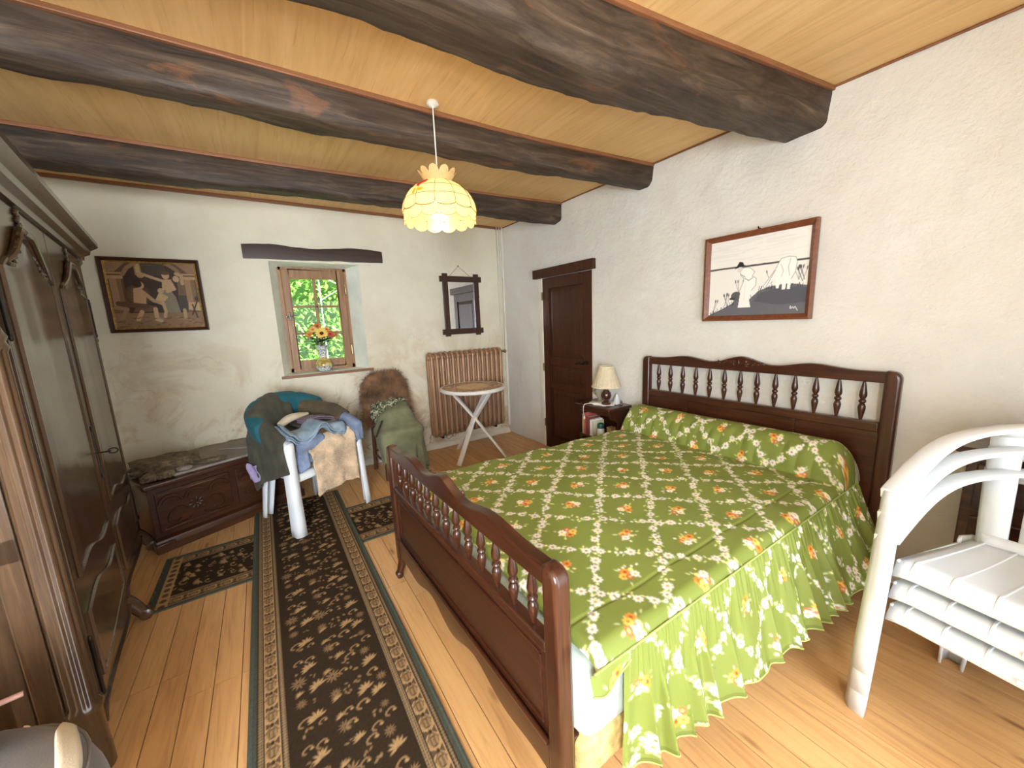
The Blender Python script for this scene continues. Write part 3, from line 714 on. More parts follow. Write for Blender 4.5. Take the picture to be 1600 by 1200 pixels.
# side rails
for (ya, yb, nm) in ((FA.y+0.03, HY0+0.03, 0), (FB.y-0.03, HY1-0.03, 1)):
    b = MB(); b.sweep([(FA.x+0.02, ya, 0.235), (HX-0.02, yb, 0.235)], rbox(0.026, 0.15, 0.004, 2), xf=BO); b.build('side_rail', 'bed', bed)

def yn(x): return 0.632+(0.590-0.632)*(x-0.57)/(2.62-0.57)       # near and far mattress edges
def yf(x): return 2.115+(1.955-2.115)*(x-0.57)/(2.62-0.57)
def slab(name, mat, x0, x1, z0, z1, e, bev, n=12):
    b = MB(); b.hexa([(x0, yn(x0)-e, z0), (x1, yn(x1)-e, z0), (x1, yf(x1)+e, z0), (x0, yf(x0)+e, z0), (x0, yn(x0)-e, z1), (x1, yn(x1)-e, z1), (x1, yf(x1)+e, z1), (x0, yf(x0)+e, z1)])
    return b.build(name, mat, None, bevel=bev, segs=4, ang=60)
MAT['ticking'] = plain('mattress_ticking', (196, 172, 110), 0.85, 0.18, 30, 0.1, 300)
MAT['blanket'] = plain('mint_blanket', (184, 198, 188), 0.95, 0.03, 8, 0.35, 260, sheen=0.3)
tag(slab('box_mattress', 'ticking', 0.605, 2.61, 0.17, 0.312, 0.0, 0.03), 'yellowish patterned mattress base just above the wooden side rail', 'mattress')
bl = slab('blanket', 'blanket', 0.602, 2.612, 0.313, 0.560, 0.014, 0.05)
tag(bl, 'pale mint blanket showing at the open corner of the bed by the footboard', 'blanket')

# ---- bedspread: printed green cotton with a daisy lattice; painted in cloth metres
MAT['bedspread'] = painted('bedspread_cotton', 0.62, 0.12, 700, 0.0, 0.35)
GREEN = (122, 133, 60)
def bouquet(cv, cx, cy, s, r):
    for k in range(9):
        a = r.uniform(0, 6.28); l = s*r.uniform(0.55, 1.25); x, y = cx+l*math.cos(a)*1.15, cy+l*math.sin(a)*0.8
        cv.line([(cx+0.3*l*math.cos(a), cy+0.3*l*math.sin(a)), (x, y)], 0.0012, (92, 104, 52), 0.8)
        if r.random() < 0.6: cv.ell(x, y, 0.0065, 0.0045, r.choice([(232, 224, 150), (236, 232, 214), (222, 196, 176)]), a)
        else: cv.ell(x, y, 0.009, 0.0032, (206, 214, 160), a)
    fl_ = [((236, 214, 208), (196, 130, 96), 0.021), ((218, 140, 56), (158, 76, 30), 0.020), ((232, 190, 92), (190, 120, 50), 0.018), ((186, 108, 62), (232, 190, 120), 0.016), ((240, 232, 224), (222, 178, 70), 0.017), ((238, 226, 140), None, 0.010)]
    a0 = r.uniform(0, 6.28)
    for k, (c, cc, rr) in enumerate(fl_):
        a = a0+k*1.2+r.uniform(-.3, .3); l = 0.0 if k == 0 else s*r.uniform(0.32, 0.62)
        cv.daisy(cx+l*math.cos(a)*1.1, cy+l*math.sin(a)*0.85, rr, c, cc, 7, r.uniform(0, 6))
def spread_canvas(w, h, res, rot45, seed, per=0.245, off=(0, 0)):
    cv = Canvas(w, h, res, GREEN); r = random.Random(seed)
    ax, ay = (1/math.sqrt(2), 1/math.sqrt(2))
    n = int((w+h)/per)+3
    def P(i, j):        # lattice -> canvas
        return ((i-j)*per*ax+off[0], (i+j)*per*ay+off[1])
    rngi = range(-n, 2*n)
    for i in rngi:
        for j in range(-2*n, 2*n):
            x, y = P(i, j)
            if not (-0.3 < x < w+0.3 and -0.3 < y < h+0.3): continue
            bouquet(cv, *P(i+0.5, j+0.5), 0.048, r)
            for (di, dj) in ((1, 0), (0, 1)):
                for t in (0.09, 0.19, 0.30, 0.42, 0.50, 0.60, 0.70, 0.80, 0.91):
                    px, py = P(i+di*t, j+dj*t); px += r.uniform(-.009, .009); py += r.uniform(-.009, .009)
                    for q in range(2):
                        a = r.uniform(0, 6.28); l = r.uniform(0.016, 0.030)
                        cv.ell(px+l*math.cos(a), py+l*math.sin(a), 0.0085, 0.0036, r.choice([(206, 216, 160), (112, 122, 60), (224, 224, 150)]), a+r.uniform(-.5, .5))
                    if t in ((0.09, 0.30, 0.60, 0.80) if di else (0.19, 0.42, 0.70, 0.91)) and r.random() < 0.94:
                        cv.daisy(px, py, r.uniform(0.0170, 0.0215), (226, 222, 214), r.choice([(200, 142, 74), (150, 118, 56), (214, 160, 84)]), 8, r.uniform(0, 6), 0.30)
                    else:
                        cv.ell(px, py, 0.007, 0.006, r.choice([(232, 228, 160), (238, 232, 224)]), r.uniform(0, 3))
    return cv
cv = spread_canvas(2.75, 1.72, 0.0032, True, 11, off=(0.02, 0.03))
spread = thing('bedspread', 'green bedspread printed with a lattice of white daisies and orange bouquets', 'bedspread', (1.6, 1.3, 0.6))
SO = np.array([1.6, 1.3, 0.6])
# top panel: profile along x (foot -> head) sampled by arc length, including the bolster
prof = [(0.640, 0.572), (0.643, 0.586), (0.652, 0.596), (0.672, 0.601)]+[(0.67+k*0.1, 0.601+0.004*math.sin(k*1.7)) for k in range(1, 17)]
prof += [(2.30, 0.600), (2.345, 0.597), (2.362, 0.600), (2.368, 0.625), (2.375, 0.67), (2.395, 0.722), (2.43, 0.763), (2.475, 0.786), (2.525, 0.787), (2.57, 0.768), (2.60, 0.735), (2.614, 0.69)]
pp = [Vector((a, 0, c)) for a, c in prof]; pp = spline(pp, 10); pa = np.array([(p.x, p.z) for p in pp]); seg = np.r_[0, np.cumsum(np.hypot(*np.diff(pa, axis=0).T))]
nu = int(seg[-1]/0.0042); su = np.linspace(0, seg[-1], nu); ux = np.interp(su, seg, pa[:, 0]); uz = np.interp(su, seg, pa[:, 1])
wv = 1.62; nv = int(wv/0.0042); vv = np.linspace(-0.04, 1.58, nv)            # across: negative = over the near edge
Xg = np.repeat(ux[:, None], nv, 1); Zg = np.repeat(uz[:, None], nv, 1)
Yn = 0.605-0.045*(Xg-0.6)/2.0; Yf = 2.145-0.155*(Xg-0.6)/2.0
t = (vv[None, :]+0.04)/1.62; Yg = Yn+(Yf-Yn)*t
en = np.clip((Yg-Yn)/0.05, 0, 1); ef = np.clip((Yf-Yg)/0.06, 0, 1)
bol = np.clip((Xg-2.36)/0.02, 0, 1)
Zg = Zg-0.034*(1-en)**2.2*(1-bol)-0.10*(1-ef)**2.2
eb = np.clip((Yg-Yn)/0.11, 0, 1); Zg = np.where(bol > 0, 0.56+(Zg-0.56)*(1-bol*(1-np.sqrt(1-(1-eb)**2+1e-6)*0.96-0.04)), Zg)
ebf = np.clip((Yf-Yg)/0.09, 0, 1); Zg = np.where(bol > 0, 0.56+(Zg-0.56)*(1-bol*(1-np.sqrt(1-(1-ebf)**2+1e-6))), Zg)
nzs = np.zeros_like(Zg)
for i in range(7):          # soft unevenness and bolster wrinkles
    a = rnd.uniform(0, 3.1); f_ = rnd.uniform(4, 13); nzs += np.sin((Xg*math.cos(a)+Yg*math.sin(a))*f_+rnd.uniform(0, 6))/f_
Zg = Zg+nzs*0.010*en*ef
wr_ = np.exp(-((Xg-2.40)/0.05)**2)*(np.sin(Yg*31+Xg*40)*0.004+np.sin(Yg*57+2-Xg*30)*0.003)
Xg = Xg-np.abs(wr_)*1.6*en; Zg = Zg+wr_*en
# quilted seam line parallel to the near edge
Zg = Zg-0.004*np.exp(-((Yg-Yn-0.135)/0.006)**2)*(1-bol)
Cg = cv.sample(np.repeat(su[:, None], nv, 1), np.repeat((vv+0.04)[None, :], nu, 0))
canvas_mesh('top_panel', np.stack([Xg, Yg, Zg], -1)-SO, Cg, 'bedspread', spread)
# gathered skirt on both long sides
cs = spread_canvas(2.9, 0.55, 0.0032, True, 23, 0.29, (0.1, 0.12))
def skirt(near, nu, nv, x0=0.735, x1=2.585):
    u = np.linspace(0, 1, nu)[:, None]; v = np.linspace(0, 1, nv)[None, :]
    x = x0+(x1-x0)*u
    ph = 0.0; r = random.Random(4 if near else 9)
    kn = np.cumsum([r.uniform(0.05, 0.16) for _ in range(40)]); kn = np.r_[0, kn]; kn = kn/kn[19]*1.0
    ph = np.interp(u, kn, np.arange(len(kn)))*2*PI; ph = ph+0.5*np.sin(ph*0.61)
    amp = np.interp(u, kn, np.array([r.uniform(0.35, 1.3) for _ in kn]))
    phv = ph+0.5*np.sin(v*2.2+u*9)
    big = np.sin(phv)+0.35*np.sin(1.7*phv+1.3+v)
    fine = np.sin(ph*4.3+1.0)*0.5+np.sin(ph*6.9)*0.5+0.4*np.sin(ph*2.6)
    fall = np.clip(v/0.5, 0, 1)**1.3
    flare = (0.045+0.105*np.clip(u*1.25, 0, 1)**0.9)*v**1.1
    off = flare+fall*(0.006+0.016*v)*amp*big+0.0045*fine*np.clip(v/0.05, 0, 1)*np.exp(-(v/0.34)**2)
    edge = np.exp(-((u)/0.03)**2)
    off = off*(1-0.7*edge)
    if near: Ye = 0.605-0.045*(x-0.6)/2.0-0.003-off
    else: Ye = 2.147-0.155*(x-0.6)/2.0+0.003+off
    hem = 0.19+0.006*big*amp+0.05*np.clip(u-0.75, 0, 1)
    zt = 0.569 if near else 0.50
    z = zt-0.002+(hem-zt)*v; x_ = x+0.008*fall*np.cos(phv)*amp-0.03*edge*v
    Pm = np.stack([x_+0*v, Ye, z], -1)
    c = cs.sample(np.repeat(u*2.75, nv, 1), np.repeat((1-v)*0.42+0.05, nu, 0))
    hemb = (v > 0.965)[..., None]*np.ones((nu, 1, 1)); c = c*(1-0.25*hemb)
    o = canvas_mesh('gathered_skirt', Pm-SO, c, 'bedspread', spread)
    hp = [tuple(Pm[i, -1]-SO) for i in range(0, nu, max(1, nu//260))]
    b = MB(); b.tube(hp, 0.003, 5); b.build('hem', plain('hem_green%d' % near, (168, 182, 96), 0.7), o)
skirt(True, 680, 120); skirt(False, 240, 24)
# seam piping between top and skirt, and the loose hemmed flap at the foot corner
MAT['piping'] = plain('spread_piping', (160, 176, 92), 0.7)
b = MB(); b.tube([(x-1.6, 0.605-0.045*(x-0.6)/2.0-0.003-1.3, 0.568-0.6) for x in np.linspace(0.62, 2.58, 30)], 0.0035, 6); b.build('seam_piping', 'piping', spread)
us = np.linspace(0, 1, 46); vs2 = np.linspace(0, 1, 20); U, V = np.meshgrid(us, vs2, indexing='ij')
xf_ = 0.605+0.145*U; dep = 0.045+0.02*np.sin(U*PI)-0.03*U**3
Pm = np.stack([xf_, 0.602-0.012*V-0.006*np.sin(U*7)*V, 0.569-dep*V*1.1], -1)
o = canvas_mesh('corner_flap', Pm-SO, cv.sample(U*0.15+0.1, 0.1-V*0.06), 'bedspread', spread)
b = MB(); b.tube([tuple(Pm[i, -1]-SO) for i in range(46)], 0.003, 5); b.build('hem', 'piping', o)

# ------------------------------------------------------------------ RUGS (patterns woven, painted in metres)
MAT['rug'] = painted('wool_rug', 0.95, 0.5, 900, 0.0, 0.05, 0.003)
BROWN, TAN, TAN2 = (54, 43, 32), (170, 138, 98), (140, 112, 80)
def motif(cv, r, cx, cy, s, kind):
    if kind == 0:
        for k in range(7):
            a = PI*(k/6.0)+r.uniform(-.12, .12)+0.4; cv.ell(cx+s*0.55*math.cos(a), cy+s*0.55*math.sin(a), s*0.45, s*0.14, TAN, a)
    elif kind == 1:
        for k in range(10):
            a = 2*PI*k/10; cv.ell(cx+s*0.55*math.cos(a), cy+s*0.55*math.sin(a), s*0.34, s*0.10, TAN2, a)
        cv.ell(cx, cy, s*0.25, s*0.25, TAN2); cv.ell(cx, cy, s*0.14, s*0.14, BROWN)
    elif kind == 2:
        pts = [(cx+s*math.cos(a)*0.9*(0.4+t), cy+s*math.sin(a)*0.6) for t, a in [(q/8, q/8*4.2) for q in range(9)]]
        cv.line(pts, s*0.13, TAN2); cv.ell(pts[0][0], pts[0][1], s*0.3, s*0.2, TAN)
    else:
        for k in range(3): cv.ell(cx+r.uniform(-s, s)*0.6, cy+r.uniform(-s, s)*0.6, s*0.26, s*0.15, TAN2, r.uniform(0, 3))
def rug_canvas(w, l, res, seed, ends):
    cv = Canvas(w, l, res, BROWN); r = random.Random(seed)
    # repeat of the field motif along the length
    rep = 0.42; cells = []
    r0 = random.Random(seed)
    for gy in range(7):
        for gx in range(6): cells.append((0.14+(w-0.28)*(gx+0.5+r0.uniform(-.3, .3))/6, rep*(gy+0.5+r0.uniform(-.3, .3))/7, r0.uniform(0.016, 0.034), r0.choice([0, 0, 1, 2, 2, 3, 3])))
    for k in range(-1, int(l/rep)+2):
        for x, y, s, kd in cells: motif(cv, r, x, y+k*rep, s, kd)
    def border(t0, t1, c, ):      # band at distance t0..t1 from the edges
        cv.rect(t0, t1, 0, l, c); cv.rect(w-t1, w-t0, 0, l, c)
    def band(d0, d1, f):
        for side in (0, 1):
            n = int(l/0.045)
            for k in range(n): f(side, (k+0.5)*l/n, k)
    bx = lambda side, d: d if side == 0 else w-d
    border(0, 0.115, TAN); border(0, 0.016, (74, 76, 66)); border(0.016, 0.036, (146, 122, 92)); border(0.092, 0.115, (146, 122, 92))
    for d in (0.017, 0.037, 0.091, 0.115): border(d-0.002, d+0.002, BROWN)
    for side in (0, 1):
        n = int(l/0.012)
        for k in range(n):
            for d in (0.022, 0.031, 0.097, 0.108): cv.ell(bx(side, d), (k+0.5)*l/n, 0.0028, 0.0042, BROWN, 0, 0.85)
        n = int(l/0.075)
        for k in range(n):
            y = (k+0.5)*l/n; x = bx(side, 0.064)
            cv.ell(x, y, 0.017, 0.022, (92, 72, 54))
            for q in range(5): cv.line([(x-0.012+0.006*q, y-0.013), (x-0.012+0.006*q, y+0.013)], 0.0012, TAN)
            yb = y+0.5*l/n
            for q in (-1, 1):
                cv.poly([(x+q*0.022, yb-0.016), (x+q*0.004, yb), (x+q*0.022, yb+0.016)], (92, 72, 54))
                cv.line([(x+q*0.02, yb-0.03), (x, yb)], 0.003, (110, 86, 64))
            cv.ell(x, yb, 0.006, 0.009, BROWN)
    if ends:
        for y in (0, l):
            s = 1 if y == 0 else -1
            a, c = sorted((y, y+s*0.03)); cv.rect(0, w, a, c, (74, 76, 66))
            a, c = sorted((y+s*0.03, y+s*0.085)); cv.rect(0.016, w-0.016, a, c, TAN)
            n = int(w/0.05)
            for k in range(n): cv.ell((k+0.5)*w/n, y+s*0.057, 0.017, 0.016, (92, 72, 54))
    nz = np.random.RandomState(seed).rand(cv.nh, cv.nw, 1); cv.a *= 0.86+0.28*nz
    return cv
def rug(name, label, cv, loc, rz, z):
    u = np.arange(cv.nw)*cv.res; v = np.arange(cv.nh)*cv.res; U, V = np.meshgrid(u, v)
    lift = 0.0015*np.sin(U*9+V*3)+0.001*np.sin(V*7)
    t = thing(name, label, 'rug', loc, (0, 0, rz))
    canvas_mesh('pile', np.stack([U, V, np.full_like(U, z)+lift], -1), cv.a, 'rug', t)
    b = MB(); w, h = cv.w, cv.h; e = 0.004
    for a, c in (((-e, -e, z/2), (-e, h+e, z/2)), ((w+e, -e, z/2), (w+e, h+e, z/2)), ((-e, -e, z/2), (w+e, -e, z/2)), ((-e, h+e, z/2), (w+e, h+e, z/2))): b.tube([a, c], z/2+0.0025, 8)
    b.build('binding', plain(name+'_binding', (70, 76, 66), 0.95, 0.1, 60), t); return t
rug('runner_rug', 'long dark brown runner rug with tan floral borders down the room', rug_canvas(0.615, 3.1, 0.0042, 5, False), (-0.215, 0.55, 0), 0, 0.016)
rug('cross_rug', 'dark floral rug lying crosswise under the runner in front of the carved chest', rug_canvas(0.60, 1.78, 0.0048, 8, True), (1.07, 2.63, 0), R(90), 0.006)

# ------------------------------------------------------------------ WARDROBE
wa, wt, WL = R(8.1), 0.0, 1.82
WP = Vector((-0.880, 3.505, 0)) - WL*Vector((-math.sin(wa), math.cos(wa), 0))
wd = thing('wardrobe', 'tall dark oak armoire with arched panel doors and moulded cornice', 'wardrobe', WP, (wt, 0, R(90)+wa))
Hc = 2.10; DP = 0.60
b = MB(); b.bb(0.03, WL-0.03, 0.02, DP, 0.14, Hc-0.10); b.bb(0.0, WL, 0.05, DP, Hc-0.12, Hc-0.02); b.build('carcass', 'wardrobe', wd, bevel=0.006, smooth=False)
# cornice: stepped profile round near side, front, far side
path = [(-0.01, DP, Hc), (-0.01, 0.0, Hc), (WL+0.01, 0.0, Hc), (WL+0.01, DP, Hc)]
sec = [(0, -0.12), (0.018, -0.115), (0.022, -0.09), (0.045, -0.075), (0.05, -0.05), (0.075, -0.03), (0.085, -0.02), (0.085, 0.005), (0, 0.01)]
def mitre(path, sec, name, mat, parent):
    b = MB(); P = [Vector(p) for p in path]; n = len(P); rows = []
    for i in range(n):
        def nrm(a, c):
            t = (c-a).normalized(); return Vector((t.y, -t.x, 0))
        if i == 0: d = nrm(P[0], P[1])
        elif i == n-1: d = nrm(P[-2], P[-1])
        else:
            a, c = nrm(P[i-1], P[i]), nrm(P[i], P[i+1]); d = (a+c)/(1+a.dot(c))
        rows.append([tuple(P[i]+d*aa*-1+Vector((0, 0, zz))) for aa, zz in sec])
    b.grid(rows); b.f.append(tuple(range(len(sec)))); b.f.append(tuple((n-1)*len(sec)+k for k in range(len(sec)-1, -1, -1)))
    return b.build(name, mat, parent, ang=25)
co = mitre(path, [(-a, z) for a, z in sec], 'cornice', 'wardrobe', wd)
b = MB(); b.bb(-0.01, WL+0.01, 0, DP, Hc-0.03, Hc+0.008); b.build('cornice_top', 'wardrobe', co, smooth=False)
# frieze, base rail with wavy apron
b = MB(); b.bb(0.05, WL-0.05, 0.0, 0.03, Hc-0.14, Hc-0.11); b.build('frieze', 'wardrobe', wd, bevel=0.004, smooth=False)
FL = Matrix.Rotation(R(90), 4, 'X')
def apz(t): q = (t*2) % 1.0 if t < 1 else 1.0; return 0.135-0.045*math.sin((q-0.5)*PI)*min(1, (1-q)*12, q*12+0.3)
ap = [(0.05, 0.205), (WL-0.05, 0.205)]+[(WL-0.05-(WL-0.10)*i/80, apz(1-i/80)) for i in range(81)]
b = MB(); b.prism(ap, -0.035, 0.0, FL); b.build('apron', 'wardrobe', wd, bevel=0.004, smooth=False)
b = MB(); b.tube([(0.05+(WL-0.1)*i/80, -0.003, apz(i/80)+0.008) for i in range(81)], 0.007, 6); b.build('apron_bead', 'wardrobe', wd)
b = MB(); b.tube(spline([(WL/2, 0.02, 0.14), (WL/2, -0.01, 0.10), (WL/2, -0.035, 0.05), (WL/2, -0.05, 0.03)], 5), 0.036, 12, False, lambda t: 1.0-0.35*t)
b.lathe([(0.018, -0.03), (0.029, -0.024), (0.029, 0.024), (0.018, 0.03)], 16, Matrix.Translation((WL/2, -0.052, 0.030)) @ Matrix.Rotation(R(90), 4, 'Y')); b.build('scroll_foot', 'wardrobe', wd)
# corner posts: rounded with a ring and flutes
for xx in (0.035, WL-0.035):
    pr = [(0.040, 0.10), (0.040, 0.24), (0.046, 0.25), (0.046, 0.27), (0.038, 0.285), (0.038, 1.47), (0.044, 1.485), (0.038, 1.50), (0.044, 1.515), (0.038, 1.53), (0.034, 1.55), (0.034, Hc-0.16), (0.046, Hc-0.14), (0.046, Hc-0.11)]
    b = MB(); b.lathe(pr, 72, Matrix.Translation((xx, 0.032, 0)), True, lambda a, z: 1-0.16*(0.5+0.5*math.cos(a*9))**2 if 0.28 < z < 1.475 else 1.0); b.build('corner_post', 'wardrobe', wd, ang=60)
    s = -1 if xx < 0.5 else 1
    if s < 0:
        b = MB(); b.lathe([(0.036, 0.0), (0.042, 0.01), (0.042, 0.09), (0.040, 0.11)], 20, Matrix.Translation((xx, 0.032, 0))); b.build('bun_foot', 'wardrobe', wd)
    b = MB() if s > 0 else None
    if s > 0: b.tube(spline([(xx, 0.03, 0.16), (xx+s*0.004, 0.0, 0.12), (xx+s*0.008, -0.03, 0.07), (xx+s*0.01, -0.045, 0.035)], 5), 0.042, 12, False, lambda t: 1.0-0.35*t)
    if s > 0: b.lathe([(0.022, -0.035), (0.034, -0.028), (0.034, 0.028), (0.022, 0.035)], 16, Matrix.Translation((xx+s*0.01, -0.048, 0.034)) @ Matrix.Rotation(R(90), 4, 'Y')); b.build('scroll_foot', 'wardrobe', wd)
    b = MB(); b.bb(xx-0.03, xx+0.03, DP-0.06, DP, 0, 0.15); b.build('rear_foot', 'wardrobe', wd, bevel=0.004, smooth=False)
# doors
def archtop(x0, x1, z0, z1, drop, n=22):     # chapeau de gendarme outline (counter-clockwise)
    pts = [(x0, z0), (x1, z0)]
    for i in range(n+1):
        t = i/n; k = abs(t-0.5)*2
        if k > 0.62: zz = z1-drop+drop*0.25*math.sin((1-k)/0.38*PI/2)
        else: zz = z1-drop*0.75+drop*0.75*(0.5+0.5*math.cos(k/0.62*PI))
        pts.append((x1+(x0-x1)*t, zz))
    return pts
def wavebot(x0, x1, z0, z1, amp, n=22, top=False):
    pts = []
    for i in range(n+1):
        t = i/n; pts.append((x0+(x1-x0)*t, z0+amp*math.sin((t-0.5)*PI*1.0)))
    return pts
for di, (x0, x1) in enumerate(((0.085, WL/2-0.004), (WL/2+0.004, WL-0.085))):
    b = MB(); b.bb(x0, x1, -0.004, 0.022, 0.215, Hc-0.125); dr = b.build('door', 'wardrobe', wd, bevel=0.003, smooth=False)
    px0, px1 = x0+0.075, x1-0.075
    sg = 1 if di == 0 else -1
    def zb(t): return 0.585-0.034*math.sin((t-0.5)*PI)-0.012*math.sin((t-0.5)*PI*3)       # S-curved rail between the panels
    upper = [(px0+(px1-px0)*i/16, zb(i/16)+0.062) for i in range(17)]+archtop(px0, px1, 1.0, 1.885, 0.15)[2:]
    lower = [(px0, 0.275), (px1, 0.275)]+[(px1+(px0-px1)*i/16, zb(1-i/16)-0.075) for i in range(17)]
    for pts in (upper, lower):
        cx = sum(p[0] for p in pts)/len(pts); cz = sum(p[1] for p in pts)/len(pts)
        ins = [(cx+(p[0]-cx)*0.80, cz+(p[1]-cz)*0.93) for p in pts]; ins2 = [(cx+(p[0]-cx)*0.93, cz+(p[1]-cz)*0.97) for p in pts]
        n = len(pts); b = MB()
        b.grid([[(p[0], -0.0045, p[1]) for p in pts], [(p[0], -0.0062, p[1]) for p in ins2], [(p[0], -0.013, p[1]) for p in ins]], None, True); b.f.append(tuple(2*n+k for k in range(n)))
        pn = b.build('door_panel', 'wardrobe', dr, ang=20)
        b = MB(); b.tube([(p[0], -0.006, p[1]) for p in pts], 0.009, 6, True, upv=(0, 1, 0)); b.build('panel_moulding', 'wardrobe', dr)
    # carved spray and scrolls over the arch
    b = MB(); r2 = random.Random(9); ax = (px0+px1)/2
    for k in range(9): b.ball((ax+r2.uniform(-.014, .014), -0.008, 1.895+0.009*k), (0.015, 0.008, 0.010), 8, 5)
    for s2 in (-1, 1):
        b.tube(spline([(ax+s2*0.005, -0.01, 1.895), (ax+s2*0.07, -0.016, 1.885), (ax+s2*0.14, -0.016, 1.83), (ax+s2*0.20, -0.014, 1.79), (ax+s2*0.27, -0.008, 1.755)], 6), 0.014, 8, False, lambda t: 1.1-0.5*t)
        for k in range(8): b.ball((ax+s2*(0.08+0.022*k), -0.008, 1.815-0.010*k+0.012*math.sin(k)), (0.016, 0.006, 0.009), 8, 5)
    b.build('carving', 'wardrobe', dr)
    for z in (0.36, 1.62):
        hx = x0-0.002 if di == 0 else x1+0.002
        b = MB(); b.tube([(hx, -0.008, z-0.10), (hx, -0.008, z+0.10)], 0.006, 8).ball((hx, -0.008, z+0.108), (0.006, 0.006, 0.012)).ball((hx, -0.008, z-0.108), (0.006, 0.006, 0.012)); b.build('fiche_hinge', 'iron', dr)
    if di == 1:
        b = MB(); ex = x0+0.028; b.bb(ex-0.009, ex+0.009, -0.007, -0.003, 0.83, 1.05).ball((ex, -0.006, 1.06), (0.012, 0.004, 0.016)).ball((ex, -0.006, 0.82), (0.012, 0.004, 0.016)); b.build('escutcheon', 'iron', dr, bevel=0.002)
        b = MB(); b.tube([(ex, -0.006, 0.935), (ex, -0.055, 0.935)], 0.004, 8); b.tube([(ex, -0.062+0.013*math.cos(a)*1.3, 0.935+0.013*math.sin(a)) for a in [2*PI*k/16 for k in range(16)]], 0.003, 6, True, upv=(1, 0, 0)); b.build('key', 'iron', dr)
# near side panels
for z0, z1 in ((0.22, 0.83), (0.92, Hc-0.22)):
    b = MB(); y0, y1 = 0.13, DP-0.07; e = 0.03
    b.add([(0.029, y0, z0), (0.029, y1, z0), (0.029, y1, z1), (0.029, y0, z1), (0.012, y0+e, z0+e), (0.012, y1-e, z0+e), (0.012, y1-e, z1-e), (0.012, y0+e, z1-e)], [(4, 5, 6, 7), (0, 1, 5, 4), (1, 2, 6, 5), (2, 3, 7, 6), (3, 0, 4, 7)])
    b.build('side_panel', 'wardrobe', wd, smooth=False)
b = MB(); b.bb(0.018, 0.035, 0.07, DP, 0.15, 0.21).bb(0.018, 0.035, 0.07, DP, 0.835, 0.915).bb(0.018, 0.035, 0.07, 0.125, 0.15, Hc-0.12).bb(0.018, 0.035, DP-0.065, DP, 0.15, Hc-0.12); b.build('side_frame', 'wardrobe', wd, bevel=0.004, smooth=False)

# ------------------------------------------------------------------ CARVED CHEST with stones
ca = R(24); CL, CD, CH = 0.985, 0.41, 0.50
ch = thing('carved_chest', 'low dark wooden chest with carved arches and rosettes on its front', 'chest', (-0.775, 3.375, 0), (0, 0, ca))
b = MB(); b.bb(0, CL, 0.02, CD, 0.09, CH-0.04); b.build('body', 'chest', ch, bevel=0.004, smooth=False)
b = MB(); b.bb(-0.025, CL+0.025, -0.015, CD+0.0, CH-0.04, CH); b.build('lid', 'chest', ch, bevel=0.012, segs=3)
b = MB(); b.sweep([(-0.01, 0.0, 0.0), (CL+0.01, 0.0, 0.0)], [(0.03, 0.0), (0.03, 0.05), (0.018, 0.065), (0.012, 0.085), (-0.02, 0.10), (-0.02, 0.0)]); b.build('plinth', 'chest', ch, ang=30)
b = MB(); b.bb(-0.02, 0.09, -0.035, 0.05, 0, 0.07); b.build('foot', 'chest', ch, bevel=0.008)
b = MB(); b.bb(CL-0.09, CL+0.02, -0.035, 0.05, 0, 0.07); b.build('foot', 'chest', ch, bevel=0.008)
for pi, (a, c) in enumerate(((0.03, 0.47), (0.515, 0.955))):
    b = MB(); b.bb(a, c, 0.0, 0.03, 0.13, CH-0.075); p = b.build('front_panel', 'chest', ch, bevel=0.004, smooth=False)
    b = MB(); mid = (a+c)/2; yy = -0.003
    for cx in (a+0.075, mid, c-0.075):
        b.tube([(cx+0.062*math.cos(q), yy, 0.335+0.055*math.sin(q)) for q in [PI*k/12 for k in range(13)]], 0.008, 6, upv=(0, 1, 0))
        b.tube([(cx+0.044*math.cos(q), yy, 0.33+0.038*math.sin(q)) for q in [PI*k/10 for k in range(11)]], 0.005, 6, upv=(0, 1, 0))
    for k in range(8):
        q = 2*PI*k/8; b.ball((0, 0, 0), (0.022, 0.007, 0.009), 8, 5, Matrix.Translation((mid+0.032*math.cos(q), yy, 0.27+0.032*math.sin(q))) @ Matrix.Rotation(-q, 4, 'Y'))
    b.ball((mid, yy-0.004, 0.27), (0.012, 0.009, 0.012))
    for s2 in (-1, 1):
        b.tube(spline([(mid+s2*0.06, yy, 0.25), (mid+s2*0.10, yy, 0.285), (mid+s2*0.15, yy, 0.26), (mid+s2*0.17, yy, 0.21), (mid+s2*0.13, yy, 0.18), (mid+s2*0.10, yy, 0.20)], 6), 0.009, 6, upv=(0, 1, 0))
        b.tube(spline([(mid+s2*0.03, yy, 0.20), (mid+s2*0.07, yy, 0.17), (mid+s2*0.19, yy, 0.155)], 6), 0.008, 6, upv=(0, 1, 0))
    b.tube([(a+0.02, yy, 0.15), (c-0.02, yy, 0.15)], 0.006, 6).tube([(a+0.02, yy, 0.405), (c-0.02, yy, 0.405)], 0.006, 6)
    b.build('carving', 'chest', p)
MAT['slate'] = plain('grey_slate', (140, 130, 120), 0.7, 0.10, 5, 0.4, 30)
MAT['rock'] = plain('flaky_rock', (98, 84, 66), 0.75, 0.45, 22, 1.0, 60, bdist=0.01)
def stone_slab(label, poly, z0, z1, mat, name='slate_slab', jag=0.004, group=None):
    P = []
    n = len(poly)
    for i in range(n):
        a = Vector(poly[i]); c = Vector(poly[(i+1) % n])
        for k in range(5):
            p = a.lerp(c, k/5); P.append((p.x+jag*fbm(p.x*30, p.y*30, 2), p.y+jag*fbm(p.x*30+9, p.y*30, 5)))
    b = MB(); b.prism(P, z0, z1); return tag(b.build(name, mat, None, bevel=0.004, smooth=False), label, 'stone', group)
